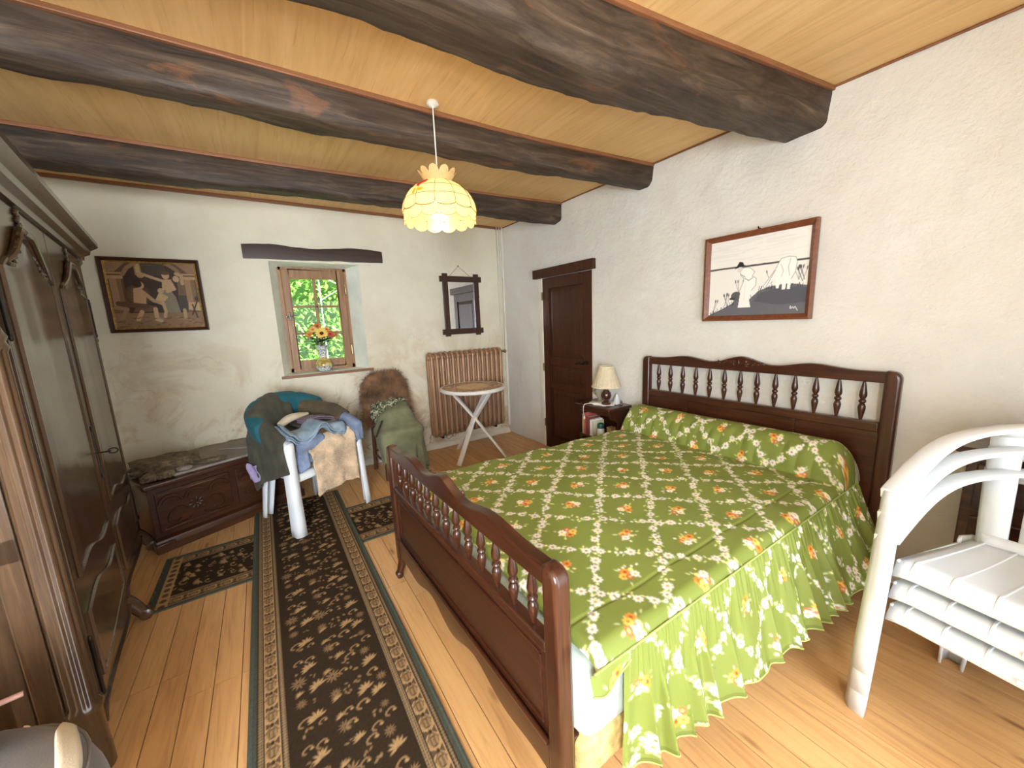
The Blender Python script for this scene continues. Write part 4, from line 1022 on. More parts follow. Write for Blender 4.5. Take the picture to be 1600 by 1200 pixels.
stone_slab('large flat grey slate slab on the chest against the wall', [(-0.64, 3.46), (-0.44, 3.535), (-0.09, 3.68), (0.05, 3.76), (-0.08, 4.17), (-0.50, 4.17), (-0.72, 4.05)], 0.502, 0.522, 'slate')
stone_slab('smaller slate piece lying on top of the grey slab near the clothes', [(-0.42, 3.92), (-0.10, 3.74), (0.02, 3.80), (-0.06, 4.15), (-0.36, 4.16)], 0.5235, 0.536, 'slate')
def rock(label, c, r, seed, mat='rock', flat=1.0, name='rock'):
    b = MB(); bm = bmesh.new(); bmesh.ops.create_icosphere(bm, subdivisions=4, radius=1)
    for v in bm.verts:
        n = v.co.normalized(); d = 1+0.28*fbm(n.x*1.6+seed, n.y*1.6, n.z*1.6, 4)+0.12*fbm(n.x*6+seed, n.y*6, n.z*9, 3)
        q = n*d; q.z = max(min(q.z, 0.62), -0.62); q.z += 0.09*fbm(n.x*5, n.y*5+seed, 1); v.co = Vector((q.x*r[0], q.y*r[1], q.z*r[2]))
    mz = min(v.co.z for v in bm.verts); me = bpy.data.meshes.new(name); bm.to_mesh(me); bm.free()
    o = link(name, me, mat, None, ang=25); o.location = (c[0], c[1], c[2]-mz); return tag(o, label, 'stone')
rock('large dark flaky rock slab on the left end of the chest', (-0.72, 3.68, 0.502), (0.215, 0.14, 0.075), 3)
rock('brown stone chunk at the front edge of the flaky rock', (-0.69, 3.475, 0.502), (0.055, 0.035, 0.04), 8, name='stone_chunk')
rock('pale stone chip beside the flaky rock on the chest', (-0.585, 3.51, 0.524), (0.045, 0.028, 0.022), 12, 'slate', name='stone_chip')
rock('thin dark stone flake between the flaky rock and the slate slab', (-0.46, 3.62, 0.5225), (0.11, 0.04, 0.018), 15, name='stone_flake')
rock('small brown stone at the near left corner of the chest', (-0.775, 3.455, 0.502), (0.045, 0.04, 0.04), 21, name='stone_chunk')

# ------------------------------------------------------------------ WHITE PLASTIC ARMCHAIRS
def plastic_chair(label, loc, rz, group=None):
    t = thing('plastic_armchair', label, 'chair', loc, (0, 0, rz), group)
    # seat with waterfall front and raised ribs
    def seat(u, v):          # u -1..1 across, v 0 front .. 1 rear
        hw = 0.268-0.055*v
        x = u*hw; y = 0.262-0.47*v
        z = 0.458-0.030*v-0.012*math.sin(PI*v)*(1-u*u)
        f = max(0, 0.10-v)/0.10
        z -= 0.055*f**2.0; y -= 0.010*f**4
        z -= 0.010*max(0, abs(u)-0.86)/0.14
        return Vector((x, y, z))
    vv_ = [0, 0.012, 0.03, 0.05, 0.075, 0.1, 0.14, 0.2, 0.3, 0.45, 0.6, 0.75, 0.9, 1.0]
    b = MB(); b.grid([[tuple(seat(-1+2*i/20, v)) for i in range(21)] for v in vv_]); s = b.build('seat', 'plastic', t, solid=0.010, ang=60)
    for u in (-0.86, -0.52, -0.18, 0.16, 0.50, 0.84):
        b = MB(); b.tube([tuple(seat(u*(1-0.0*v), v)+Vector((0, 0.001, 0.005))) for v in vv_], 0.0042, 6); b.build('rib', 'plastic', s)
    b = MB(); b.bb(-0.10, -0.02, 0.2645, 0.269, 0.418, 0.434); b.build('maker_plate', 'plastic', s, bevel=0.003)
    # arm and back rail in one sweep
    half = [(0.288, 0.272, 0.700), (0.290, 0.20, 0.728), (0.290, 0.10, 0.768), (0.285, 0.0, 0.805), (0.268, -0.10, 0.835), (0.228, -0.19, 0.858), (0.155, -0.265, 0.880), (0.075, -0.305, 0.893), (0.0, -0.318, 0.897)]
    path = spline(half+[(-p[0], p[1], p[2]) for p in half[-2::-1]], 5)
    b = MB(); sec = [(-0.034, -0.006), (-0.032, 0.003), (-0.024, 0.008), (0.024, 0.008), (0.032, 0.003), (0.034, -0.034), (0.030, -0.034), (0.026, -0.006)]
    b.sweep(path, [(-a, c) for a, c in sec]); rl = b.build('arm_rail', 'plastic', t, ang=50)
    # back slats follow a reclined curved back
    def back(x, h):          # h 0 seat .. 1 rail
        yb = -0.200-0.10*h-0.012*h*h+0.25*x*x; return Vector((x*(0.9+0.18*h), yb, 0.425+0.462*h-0.42*x*x*h))
    for x, w in ((-0.182, 0.075), (-0.095, 0.05), (0.0, 0.05), (0.095, 0.05), (0.182, 0.075)):
        rows = []
        for k in range(13):
            h = k/12; rows.append([tuple(back(x-w/2, h)), tuple(back(x, h)+Vector((0, -0.004, 0))), tuple(back(x+w/2, h))])
        b = MB(); b.grid(rows); b.build('back_slat', 'plastic', t, solid=0.009, ang=60)
    b = MB(); b.grid([[tuple(back(-0.215+0.43*i/14, h)) for i in range(15)] for h in (-0.02, 0.04, 0.10)]); b.build('back_base', 'plastic', t, solid=0.009, ang=60)
    b = MB(); b.grid([[tuple(back(-0.20+0.40*i/14, h)) for i in range(15)] for h in (0.90, 0.95, 1.0)]); b.build('back_head', 'plastic', t, solid=0.009, ang=60)
    # legs: open tapering shells, growing towards the foot so that stacked chairs nest
    for sx in (1, -1):
        rows = []
        for k in range(9):
            h = k/8; z = 0.70*(1-h); g = 0.030+0.007*h; d = 0.040-0.006*math.sin(PI*h)+0.004*h
            cx = 0.284+0.010*h; cy = 0.238+0.03*h
            rows.append([(sx*(cx-0.026), cy+d, z), (sx*(cx+g*0.5), cy+d, z), (sx*(cx+g), cy+d*0.55, z), (sx*(cx+g), cy-d*0.8, z), (sx*(cx+g*0.6), cy-d, z)])
        b = MB(); b.grid(rows); b.build('front_leg', 'plastic', t, solid=0.010, ang=50)
        rows = []
        for k in range(7):
            h = k/6; z = 0.43*(1-h); cx = 0.195+0.03*h; cy = -0.195-0.075*h; g = 0.046-0.014*h
            rows.append([(sx*(cx-g), cy+0.012, z), (sx*(cx-g*0.6), cy-g, z), (sx*(cx+g*0.6), cy-g, z), (sx*(cx+g), cy, z), (sx*(cx+g*0.8), cy+g, z)])
        b = MB(); b.grid(rows); b.build('rear_leg', 'plastic', t, solid=0.010, ang=50)
        b = MB(); b.grid([[(sx*(0.264-0.035*k/10), 0.235-0.36*k/10, 0.449-0.02*k/10-0.045*q*(1-0.4*k/10)) for q in (0, 1)] for k in range(11)]); b.build('seat_side', 'plastic', t, solid=0.008, ang=60)
    return t
SC = (1.937, -0.047); SR = R(80.2)
c0 = plastic_chair('bottom chair of the stack of three white plastic armchairs', (SC[0], SC[1], 0), SR, 'stacked white plastic armchairs')
for k, lb in ((1, 'middle chair of the stack of three white plastic armchairs'), (2, 'top white plastic armchair of the stack of three beside the bed')):
    c = clone(c0, None); c['label'] = lb; c.location = (SC[0]+0.004*k, SC[1], 0.085*k)
C2 = (0.19, 3.362); C2R = math.atan2(-0.879, 0.476)-R(90)
c = clone(c0, None); c['label'] = 'single white plastic armchair heaped with clothes in front of the chest'; c.location = (C2[0], C2[1], 0); c.rotation_euler = (0, 0, C2R); del c['group']
X2 = Matrix.Translation((C2[0], C2[1], 0)) @ Matrix.Rotation(C2R, 4, 'Z')
def to_w(P, X):
    A = np.array(X)[:3, :3]; t = np.array(X)[:3, 3]; return P@A.T+t

# ------------------------------------------------------------------ CLOTHES on the plastic chair (chair-local coordinates, dropped on the chair)
def fabric(name, c, var=0.10, rough=0.95, bump=0.5, bscale=220, sheen=0.06, stretch=(1, 1, 1), bdist=0.003):
    return plain(name, c, rough, var, 9, bump, bscale, 0, stretch, 0.15, sheen, bdist)
MAT['olive_wool'] = fabric('olive_wool', (74, 72, 60), 0.16, bscale=260)
MAT['teal'] = fabric('teal_padded', (34, 86, 96), 0.08, 0.7, 0.15, 120)
MAT['cream_knit'] = fabric('cream_knit', (206, 194, 170), 0.08, 0.95, 0.8, 160)
MAT['denim'] = fabric('denim', (126, 144, 160), 0.22, 0.9, 0.4, 300)
MAT['denim_dark'] = fabric('denim_dark', (112, 124, 148), 0.25, 0.9, 0.4, 300)
MAT['purple'] = fabric('purple_cloth', (120, 102, 116), 0.14)
MAT['lilac'] = fabric('lilac_cloth', (160, 146, 184), 0.10)
MAT['beige_fleece'] = fabric('beige_fleece', (208, 184, 154), 0.16, 1.0, 1.0, 70, 0.4, bdist=0.012)
MAT['army'] = fabric('army_green', (120, 122, 94), 0.10, 0.85, 0.35, 25, 0.1, bdist=0.01)
MAT['teal_bright'] = fabric('petrol_cloth', (30, 110, 140), 0.1)
cols2 = [('box', (0, 0.0, 0.53), (0.225, 0.215, 0.10)), ('cap', (0.29, 0.26, 0.70), (0.285, 0.0, 0.80), 0.035), ('cap', (-0.29, 0.26, 0.70), (-0.285, 0.0, 0.80), 0.035),
         ('cap', (0.285, 0.0, 0.80), (0.15, -0.27, 0.87), 0.035), ('cap', (-0.285, 0.0, 0.80), (-0.15, -0.27, 0.87), 0.035), ('cap', (0.15, -0.27, 0.87), (-0.15, -0.27, 0.87), 0.035), ('box', (0, -0.27, 0.62), (0.20, 0.05, 0.22)), ('cap', (0.292, 0.26, 0.0), (0.288, 0.245, 0.65), 0.045)]
def sheet(nx, ny, h, c, ax, ay, seed=1, wob=0.004):
    r = np.random.RandomState(seed); ax = np.array(ax, float); ay = np.array(ay, float); c = np.array(c, float)
    i = (np.arange(nx)-(nx-1)/2)*h; j = (np.arange(ny)-(ny-1)/2)*h
    P = c+i[:, None, None]*ax+j[None, :, None]*ay; return P+r.randn(nx, ny, 3)*wob
# filler pile of folded clothes on the seat
b = MB()
rows = []
for k in range(7):
    z = 0.447+0.19*k/6; sc = 1-0.12*(k/6)**3
    rows.append([tuple((0.205*sc*(1 if abs(math.cos(a)) < 2 else 0)*math.copysign(abs(math.cos(a))**0.35, math.cos(a))*(1+0.04*fbm(a, z*20)), 0.20*sc*math.copysign(abs(math.sin(a))**0.35, math.sin(a))*(1+0.04*fbm(a+5, z*20)), z)) for a in [2*PI*q/40 for q in range(40)]])
b.grid(rows, None, True); b.f.append(tuple(range(39, -1, -1))); b.f.append(tuple(6*40+k for k in range(40)))
o = b.build('folded_linen', 'cream_knit', None, sub=1, ang=180, xf=None); o.matrix_world = X2; tag(o, 'pale folded linen under the jeans on the plastic chair seat', 'clothes')
# teal padded jacket over the chair back
path = spline([(0.305, 0.02, 0.80), (0.295, -0.08, 0.845), (0.24, -0.19, 0.885), (0.14, -0.275, 0.925), (0.0, -0.31, 0.942), (-0.13, -0.285, 0.932), (-0.22, -0.21, 0.90), (-0.26, -0.13, 0.865)], 8)
b = MB(); n = len(path)
rows = []
for i, p in enumerate(path):
    s = 0.75+0.25*math.sin(PI*i/(n-1)); puff = 1-0.22*math.exp(-((i/(n-1)-0.42)/0.012)**2)-0.22*math.exp(-((i/(n-1)-0.74)/0.012)**2)+0.03*fbm(i*0.4)
    t_ = (path[min(i+1, n-1)]-path[max(i-1, 0)]).normalized(); sd = t_.cross(Vector((0, 0, 1))).normalized()
    rows.append([tuple(p+sd*(0.075*s*puff*math.cos(a))+Vector((0, 0, 1))*(0.055*s*puff*math.sin(a)-(0.10*max(0, -math.sin(a))))) for a in [2*PI*k/20 for k in range(20)]])
b.grid(rows, None, True); b.f.append(tuple(range(20))); b.f.append(tuple((n-1)*20+k for k in range(19, -1, -1)))
tj = b.build('padded_jacket', 'teal', None, sub=1, ang=180); tj.matrix_world = X2; tag(tj, 'teal padded jacket bunched over the back of the plastic chair', 'jacket')
# olive wool sweater draped over the image-left arm
P = sheet(44, 36, 0.019, (0.22, -0.09, 1.00), (0.94, 0.34, 0), (-0.34, 0.94, 0), 3)
P = drape(P, 0.019, cols2+[('box', (0.08, -0.05, 0.60), (0.22, 0.19, 0.115)), ('cap', (0.27, -0.12, 0.86), (0.05, -0.30, 0.93), 0.06)], 150, thick=0.010)
o = cloth_obj('wool_sweater', P, 'olive_wool', None, 0.014, 1); o.matrix_world = X2; tag(o, 'dark olive wool sweater draped over the left arm of the plastic chair', 'sweater')
P = sheet(26, 22, 0.019, (-0.13, -0.05, 0.90), (1, 0, 0), (0, 1, 0), 13)
P = drape(P, 0.019, cols2+[('box', (-0.05, -0.05, 0.62), (0.18, 0.17, 0.115))], 110, thick=0.022)
o = cloth_obj('brown_cardigan', P, fabric('brown_cardigan', (84, 74, 58), 0.16), None, 0.014, 1); o.matrix_world = X2; tag(o, 'brown knitted cardigan folded on top of the heap beside the teal jacket', 'cardigan')
# cream knitted roll
b = MB(); path = spline([(0.20, 0.04, 0.80), (0.10, 0.0, 0.825), (0.0, -0.04, 0.82), (-0.10, -0.07, 0.81)], 8)
b.tube(path, 0.034, 14, False, lambda t: 0.85+0.25*math.sin(PI*min(1, t*1.2))-0.35*max(0, t-0.7)/0.3, flat=0.8); o = b.build('cream_jumper', 'cream_knit', None, sub=1, ang=180); o.matrix_world = X2; tag(o, 'rolled cream knitted jumper on top of the olive sweater', 'jumper')
# jeans: folded layers arched over the front of the heap
def fold_stack(name, mat, label, cat, path, w, layers, th, yshift=0.0):
    b = MB()
    for l in range(layers):
        pts = [Vector(p)+Vector((0, 0.006*l*(-1)**l+yshift, l*th*1.25)) for p in spline(path, 7)]
        b.sweep([p+Vector((0, 0, 0.004*fbm(i*0.5, l*3.0))) for i, p in enumerate(pts)], rbox(w*(1-0.05*l), th, th*0.48, 4), upv=(0, 0, 1))
    o = b.build(name, mat, None, ang=60); o.matrix_world = X2; return tag(o, label, cat)
P = sheet(40, 13, 0.0155, (0.035, 0.185, 0.86), (1, 0, 0), (0, 1, 0), 41, 0.003)
P = drape(P, 0.0155, cols2+[('cap', (0.02, 0.10, 0.725), (0.02, 0.26, 0.715), 0.045), ('box', (0.0, 0.12, 0.62), (0.21, 0.11, 0.09))], 100, thick=0.010, bend=0.5)
jn = thing('folded_jeans', 'light blue folded jeans arched across the front of the clothes heap', 'jeans', (C2[0], C2[1], 0), (0, 0, C2R))
for l in range(3):
    Q = P.copy(); Q[..., 2] += 0.015*l; Q[..., 1] += 0.012*(-1)**l*(l > 0); Q[..., 0] *= 1-0.03*l
    cloth_obj('fold', Q, 'denim', jn, 0.012, 1)
fold_stack('purple_top', 'purple', 'mauve top folded behind the jeans on the plastic chair', 'clothes', [(0.06, 0.085, 0.785), (-0.04, 0.08, 0.795), (-0.13, 0.08, 0.78), (-0.20, 0.085, 0.755)], 0.11, 2, 0.013)
P = sheet(22, 24, 0.016, (0.13, 0.20, 0.84), (1, 0, 0), (0, 1, 0), 5); P = drape(P, 0.016, cols2+[('box', (0.10, 0.14, 0.60), (0.10, 0.115, 0.10))], 110, thick=0.008)
o = cloth_obj('crumpled_denim', P, 'denim_dark', None, 0.008, 1); o.matrix_world = X2; tag(o, 'crumpled darker denim shirt hanging under the jeans by the left leg', 'clothes')
P = sheet(14, 30, 0.016, (-0.285, 0.15, 0.86), (1, 0, 0), (0.2, 0.98, 0), 6); P = drape(P, 0.016, cols2, 110, thick=0.010)
o = cloth_obj('denim_sleeve', P, 'denim_dark', None, 0.010, 1); o.matrix_world = X2; tag(o, 'blue denim sleeve hanging over the right arm of the plastic chair', 'clothes')
P = sheet(9, 12, 0.016, (0.365, -0.05, 0.80), (0.9, 0, 0.4), (0, 1, 0), 9)
b = MB(); rows = [[(0.345+0.012*math.sin(j*0.8+i), -0.06-0.018*j, 0.53-0.022*i-0.02*math.sin(j*0.35)) for j in range(9)] for i in range(7)]; b.grid(rows); o = b.build('lilac_cloth', 'lilac', None, solid=0.006, sub=1, ang=180); o.matrix_world = X2; tag(o, 'lilac cloth peeping out under the olive sweater', 'clothes')
b = MB(); rows = [[(0.185-0.014*j, 0.222+0.006*math.sin(i+j), 0.60-0.016*i+0.006*math.sin(j)) for j in range(6)] for i in range(6)]; b.grid(rows); o = b.build('petrol_cloth', 'teal_bright', None, solid=0.006, sub=1, ang=180); o.matrix_world = X2; tag(o, 'scrap of petrol blue cloth below the denim beside the white leg', 'clothes')
# beige curly fleece hanging down in front
nx, ny = 40, 44; rows = []
for j in range(ny):
    v = j/(ny-1); row = []
    for i in range(nx):
        u = i/(nx-1); x = 0.155-0.40*u
        neck = 0.055*math.exp(-((u-0.10)/0.10)**2)*0-0.05*math.sin(PI*u)**2*(1-v)+0.0
        edge = 0.012*fbm(u*5, 3.1)*v
        z0 = 0.695-0.10*math.exp(-((u-0.05)/0.22)**2)*(1-v)*0.6-0.045*math.exp(-((u-0.80)/0.10)**2)*(1-v)
        z = z0-(z0-0.275)*v+edge-0.018*(1-math.cos((u-0.5)*3))*v
        y = 0.268+0.030*math.sin(min(1, v*4)*PI/2)+0.012*math.sin(u*14+v*1.5)*v+0.010*fbm(u*4, v*3, 7)-0.06*max(0, 0.12-v)/0.12
        xx = x+0.018*math.sin(v*2.2)*(0.5-u)*2*-1+0.006*fbm(v*9, u, 2)
        row.append((xx, y, z))
    rows.append(row)
b = MB(); b.grid(rows); fo = b.build('fleece_top', 'beige_fleece', None, solid=0.016, sub=1, ang=180); fo.matrix_world = X2; tag(fo, 'beige curly fleece top hanging down the front of the plastic chair', 'clothes')
def strands(name, P, mat, parent, n, ln, w, seed, droop=0.5, jit=0.6, side=1.0):
    """short tapering hairs standing on a (n,m,3) sheet"""
    r = np.random.RandomState(seed); N, M_ = P.shape[:2]; fi = r.rand(n)*(N-1.001); fj = r.rand(n)*(M_-1.001); i = fi.astype(int); j = fj.astype(int); a = (fi-i)[:, None]; c = (fj-j)[:, None]
    p = (P[i, j]*(1-a)+P[i+1, j]*a)*(1-c)+(P[i, j+1]*(1-a)+P[i+1, j+1]*a)*c
    du = P[i+1, j]-P[i, j]; dv = P[i, j+1]-P[i, j]; nn = np.cross(du, dv); nn /= np.linalg.norm(nn, axis=1, keepdims=True)+1e-9; nn *= side
    d = nn+r.randn(n, 3)*jit*0.5; d[:, 2] -= droop; d /= np.linalg.norm(d, axis=1, keepdims=True); L = ln*(0.6+0.8*r.rand(n))[:, None]
    sd = np.cross(d, r.randn(n, 3)); sd /= np.linalg.norm(sd, axis=1, keepdims=True)+1e-9
    mid = p+d*L*0.55+nn*L*0.12; tip = p+d*L+np.array([0, 0, -1])*L*droop*0.5
    V = np.stack([p-sd*w, p+sd*w, mid+sd*w*0.7, mid-sd*w*0.7, tip], 1).reshape(-1, 3); k = np.arange(n)*5
    F = [(q, q+1, q+2, q+3) for q in k.tolist()]+[(q+3, q+2, q+4) for q in k.tolist()]
    me = bpy.data.meshes.new(name); me.from_pydata(V.tolist(), [], F); o = link(name, me, mat, parent, smooth=False); o['kind'] = 'stuff'; return o
strands('curly_pile', np.array(rows), 'beige_fleece', fo, 9000, 0.014, 0.0022, 4, 0.1, 1.6, 1.0)

# ------------------------------------------------------------------ WOODEN CHAIR with fur and army jacket
KX, KY = 1.04, 3.80
kc = thing('wooden_chair', 'plain brown wooden chair under the fur and green jacket by the window', 'chair', (KX, KY, 0), (0, 0, R(4)))
for sx in (-1, 1):
    b = MB(); b.hexa([(sx*0.185-0.018, -0.208, 0), (sx*0.185+0.018, -0.208, 0), (sx*0.185+0.018, -0.172, 0), (sx*0.185-0.018, -0.172, 0), (sx*0.17-0.02, -0.19, 0.44), (sx*0.17+0.02, -0.19, 0.44), (sx*0.17+0.02, -0.15, 0.44), (sx*0.17-0.02, -0.15, 0.44)]); b.build('front_leg', 'chairwood', kc, bevel=0.004)
    b = MB(); b.sweep([(sx*0.18, 0.20, 0), (sx*0.175, 0.18, 0.44), (sx*0.175, 0.225, 0.99)], rbox(0.034, 0.034, 0.008, 2), upv=(0, 1, 0)); b.build('back_post', 'chairwood', kc)
    b = MB(); b.tube([(sx*0.18, -0.18, 0.17), (sx*0.178, 0.19, 0.17)], 0.011, 8); b.build('stretcher', 'chairwood', kc)
b = MB(); b.tube([(-0.18, -0.185, 0.24), (0.18, -0.185, 0.24)], 0.011, 8); b.build('stretcher', 'chairwood', kc)
b = MB(); b.tube([(-0.178, 0.188, 0.21), (0.178, 0.188, 0.21)], 0.011, 8); b.build('stretcher', 'chairwood', kc)
b = MB(); b.prism([(-0.20, -0.21), (0.20, -0.21), (0.185, 0.20), (-0.185, 0.20)], 0.44, 0.465); b.build('seat', 'chairwood', kc, bevel=0.008)
for z in (0.66, 0.80, 0.95):
    b = MB(); b.sweep([(-0.175, 0.20+0.045*(z-0.44)/0.55, z), (0, 0.222+0.045*(z-0.44)/0.55, z), (0.175, 0.20+0.045*(z-0.44)/0.55, z)], rbox(0.018, 0.07, 0.006, 2)); b.build('back_slat', 'chairwood', kc)
XK = Matrix.Translation((KX, KY, 0)) @ Matrix.Rotation(R(4), 4, 'Z')
colk = [('box', (0, 0, 0.45), (0.21, 0.215, 0.03)), ('box', (0, 0.215, 0.74), (0.20, 0.035, 0.27)), ('box', (0, 0.60, 0.7), (0.9, 0.22, 0.9))]
# brown fur over the backrest
P = sheet(40, 36, 0.0195, (0.015, 0.215, 1.10), (1, 0, 0.06), (0, 1, 0), 8, 0.003)
P = drape(P, 0.0195, colk, 130, thick=0.014, bend=0.4)
MAT['fur'] = fabric('brown_fur', (124, 92, 66), 0.35, 1.0, 0.6, 60, 0.2)
fu = cloth_obj('fur_pelt', P, 'fur', None, 0.012, 1); fu.matrix_world = XK; tag(fu, 'shaggy brown fur pelt hung over the back of the wooden chair', 'fur')
strands('fur_pile', P, 'fur', fu, 17000, 0.050, 0.0014, 6, 0.7, 1.0, 1.0)
# army jacket and camouflage cloth
P = sheet(44, 42, 0.0195, (0.09, -0.10, 0.86), (0.97, -0.22, -0.02), (0.22, 0.97, 0.0), 17, 0.004)
P = drape(P, 0.0195, colk+[('cap', (-0.07, 0.03, 0.54), (0.09, 0.03, 0.56), 0.095), ('cap', (-0.10, 0.12, 0.60), (0.12, 0.12, 0.62), 0.07)], 150, thick=0.018, bend=0.3)
o = cloth_obj('army_jacket', P, 'army', None, 0.008, 1); o.matrix_world = XK; tag(o, 'creased army green jacket draped over the seat of the wooden chair', 'jacket')
def camo():
    t = NT('camouflage'); v = t.coord('Object'); n = t.noise(v, 26, 2, 0.5, 1.5)
    t.set(Base_Color=t.ramp(n, [(0.0, rgb(52, 54, 44)), (0.44, rgb(52, 54, 44)), (0.46, rgb(106, 112, 82)), (0.55, rgb(106, 112, 82)), (0.57, rgb(198, 200, 170)), (1, rgb(198, 200, 170))], 'LINEAR'), Roughness=0.9); return t.m
P = sheet(26, 15, 0.0195, (-0.05, 0.115, 0.84), (0.97, 0.22, 0), (-0.22, 0.97, 0), 27, 0.009)
P = drape(P, 0.0195, colk+[('cap', (-0.10, 0.12, 0.625), (0.12, 0.12, 0.645), 0.082), ('cap', (-0.07, 0.03, 0.54), (0.09, 0.03, 0.56), 0.12)], 90, thick=0.016)
o = cloth_obj('camouflage_scarf', P, camo(), None, 0.010, 1); o.matrix_world = XK; tag(o, 'crumpled camouflage scarf lying across the top of the green jacket', 'scarf')
b = MB(); b.tube(spline([(-0.16, -0.10, 0.585), (-0.215, -0.14, 0.51), (-0.255, -0.17, 0.455)], 5), 0.012, 8, flat=0.4); o = b.build('dark_strap', plain('dark_strap', (42, 34, 30), 0.6), None); o.matrix_world = XK
tag(o, 'dark strap sticking out left of the camouflage scarf', 'strap')

# ------------------------------------------------------------------ RADIATOR, pipes
ra = thing('cast_iron_radiator', 'brown cast iron column radiator on the wall under the mirror', 'radiator', (1.54, 4.085, 0))
nS = 15; RW = 0.985/nS
def rad_section():
    b = MB()
    z0, z1 = 0.185, 1.165
    for dy in (-0.062, 0.0, 0.062):
        b.tube([(0, dy, z0+0.03), (0, dy, z0+0.09), (0, dy, (z0+z1)/2), (0, dy, z1-0.09), (0, dy, z1-0.03)], 0.0215, 10, False, None, None, 1.0, (0, 1, 0))
    for z in (z0+0.045, z1-0.045):
        b.lathe([(0.032, -RW/2+0.001), (0.036, -RW/4), (0.036, RW/4), (0.032, RW/2-0.001)], 14, Matrix.Translation((0, 0, z)) @ Matrix.Rotation(R(90), 4, 'Y'))
        s = 1 if z > 0.6 else -1
        b.sweep([(0, -0.068, z-s*0.02), (0, -0.055, z+s*0.028), (0, 0, z+s*0.042), (0, 0.055, z+s*0.028), (0, 0.068, z-s*0.02)], rbox(0.040, 0.036, 0.016, 3), upv=(1, 0, 0))
    return b
s0 = rad_section().build('section', 'radiator', ra, ang=60); s0.location = (RW/2, 0, 0)
for k in range(1, nS):
    o = s0.copy(); COL.objects.link(o); o.parent = ra; o.location = (RW*(k+0.5), 0, 0)
for xx in (0.12, 0.86):
    b = MB(); b.bb(xx-0.012, xx+0.012, -0.04, 0.107, 0.150, 0.180); b.build('bracket', 'iron', ra, bevel=0.003)
b = MB(); b.lathe([(0.02, -0.01), (0.024, 0.0), (0.024, 0.02), (0.012, 0.03), (0.012, 0.055)], 12, Matrix.Translation((0.985, 0, 1.12)) @ Matrix.Rotation(R(90), 4, 'Y')); b.ball((1.055, -0.02, 1.12), 0.02); b.build('valve', 'brass', ra)
for lab, x in (('left thin white heating pipe running down the room corner', 2.612), ('right thin white heating pipe running down the room corner', 2.650)):
    b = MB(); zb = 1.14 if x > 2.63 else 0.30
    pts = [(x, D-0.022, CZ), (x, D-0.022, zb+0.03), (x, D-0.03, zb), (x-0.02, D-0.07, zb-0.01)] if x > 2.63 else [(x, D-0.022, CZ), (x, D-0.022, 0.30), (x, D-0.03, 0.25), (x-0.05, D-0.08, 0.23)]
    b.tube(pts, 0.0075, 8); p = tag(b.build('heating_pipe', 'pipe', None), lab, 'pipe', 'heating pipes')
    b = MB(); b.lathe([(0.011, -0.012), (0.013, 0), (0.011, 0.012)], 10, Matrix.Translation((x, D-0.022, 1.98))); b.build('clip', 'pipe', p)
b = MB(); b.sweep([(W-0.016, D-0.016, 0.10), (W-0.016, D-0.016, CZ)], rbox(0.026, 0.026, 0.006, 2), upv=(0, 1, 0)); struct(b.build('trim_11', 'pipe', None))

# ------------------------------------------------------------------ ROUND FOLDING TABLE
TX, TY, TZ = 1.885, 3.655, 0.805
tb = thing('round_table', 'round white folding table with crossed legs in front of the radiator', 'table', (TX, TY, 0))
b = MB(); b.lathe([(0.325, TZ-0.040), (0.352, TZ-0.038), (0.362, TZ-0.028), (0.362, TZ-0.008), (0.355, TZ), (0.338, TZ), (0.336, TZ-0.004), (0.01, TZ-0.004)], 56); b.build('rim', 'plastic_table', tb, ang=40)
def table_top():
    t = NT('mosaic_print'); v = t.coord('Object'); vo = t.new('ShaderNodeTexVoronoi'); vo.inputs['Scale'].default_value = 38; t.link(v, vo.inputs['Vector'])
    ln = t.new('ShaderNodeVectorMath', operation='LENGTH'); sp = t.new('ShaderNodeSeparateXYZ'); t.link(v, sp.inputs[0]); cb = t.new('ShaderNodeCombineXYZ'); t.link(sp.outputs[0], cb.inputs[0]); t.link(sp.outputs[1], cb.inputs[1]); t.link(cb.outputs[0], ln.inputs[0])
    ring = t.ramp(ln.outputs['Value'], [(0.17, (0, 0, 0, 1)), (0.20, (1, 1, 1, 1))])
    hs = t.new('ShaderNodeSeparateColor'); t.link(vo.outputs['Color'], hs.inputs[0])
    outer = t.ramp(hs.outputs[0], [(0.0, rgb(176, 130, 104)), (0.35, rgb(214, 180, 142)), (0.7, rgb(150, 136, 112)), (1, rgb(222, 194, 158))], 'CONSTANT')
    inner = t.ramp(hs.outputs[0], [(0.0, rgb(224, 194, 142)), (0.6, rgb(236, 212, 164)), (1, rgb(214, 182, 128))])
    t.set(Base_Color=t.mix(ring, inner, outer), Roughness=0.22); return t.m
b = MB(); b.lathe([(0.0, TZ-0.006), (0.336, TZ-0.006), (0.336, TZ-0.001), (0.0005, TZ-0.001)], 56, cap=False); b.build('mosaic_top', table_top(), tb, ang=40)
cz_ = 0.43
for foot, topp, off in (((-0.305, -0.165), (0.235, 0.06), -0.012), ((0.232, -0.268), (-0.22, 0.10), 0.012), ((-0.065, 0.345), (0.10, -0.22), 0.0)):
    a = Vector((foot[0], foot[1], 0.0)); c = Vector((topp[0], topp[1], TZ-0.04)); m_ = Vector((off, 0, cz_))
    d_ = Vector((c.x-a.x, c.y-a.y, 0)).normalized()
    b = MB(); b.sweep([a, a.lerp(m_, 0.5), m_, m_.lerp(c, 0.5), c], rbox(0.060, 0.024, 0.008, 3), upv=tuple(d_)); b.build('leg', 'plastic_table', tb)
b = MB(); b.lathe([(0.018, -0.035), (0.018, 0.03), (0.010, 0.037)], 14, Matrix.Translation((0, -0.0, cz_)) @ Matrix.Rotation(R(90), 4, 'X')); b.build('pivot_bolt', 'plastic_table', tb)

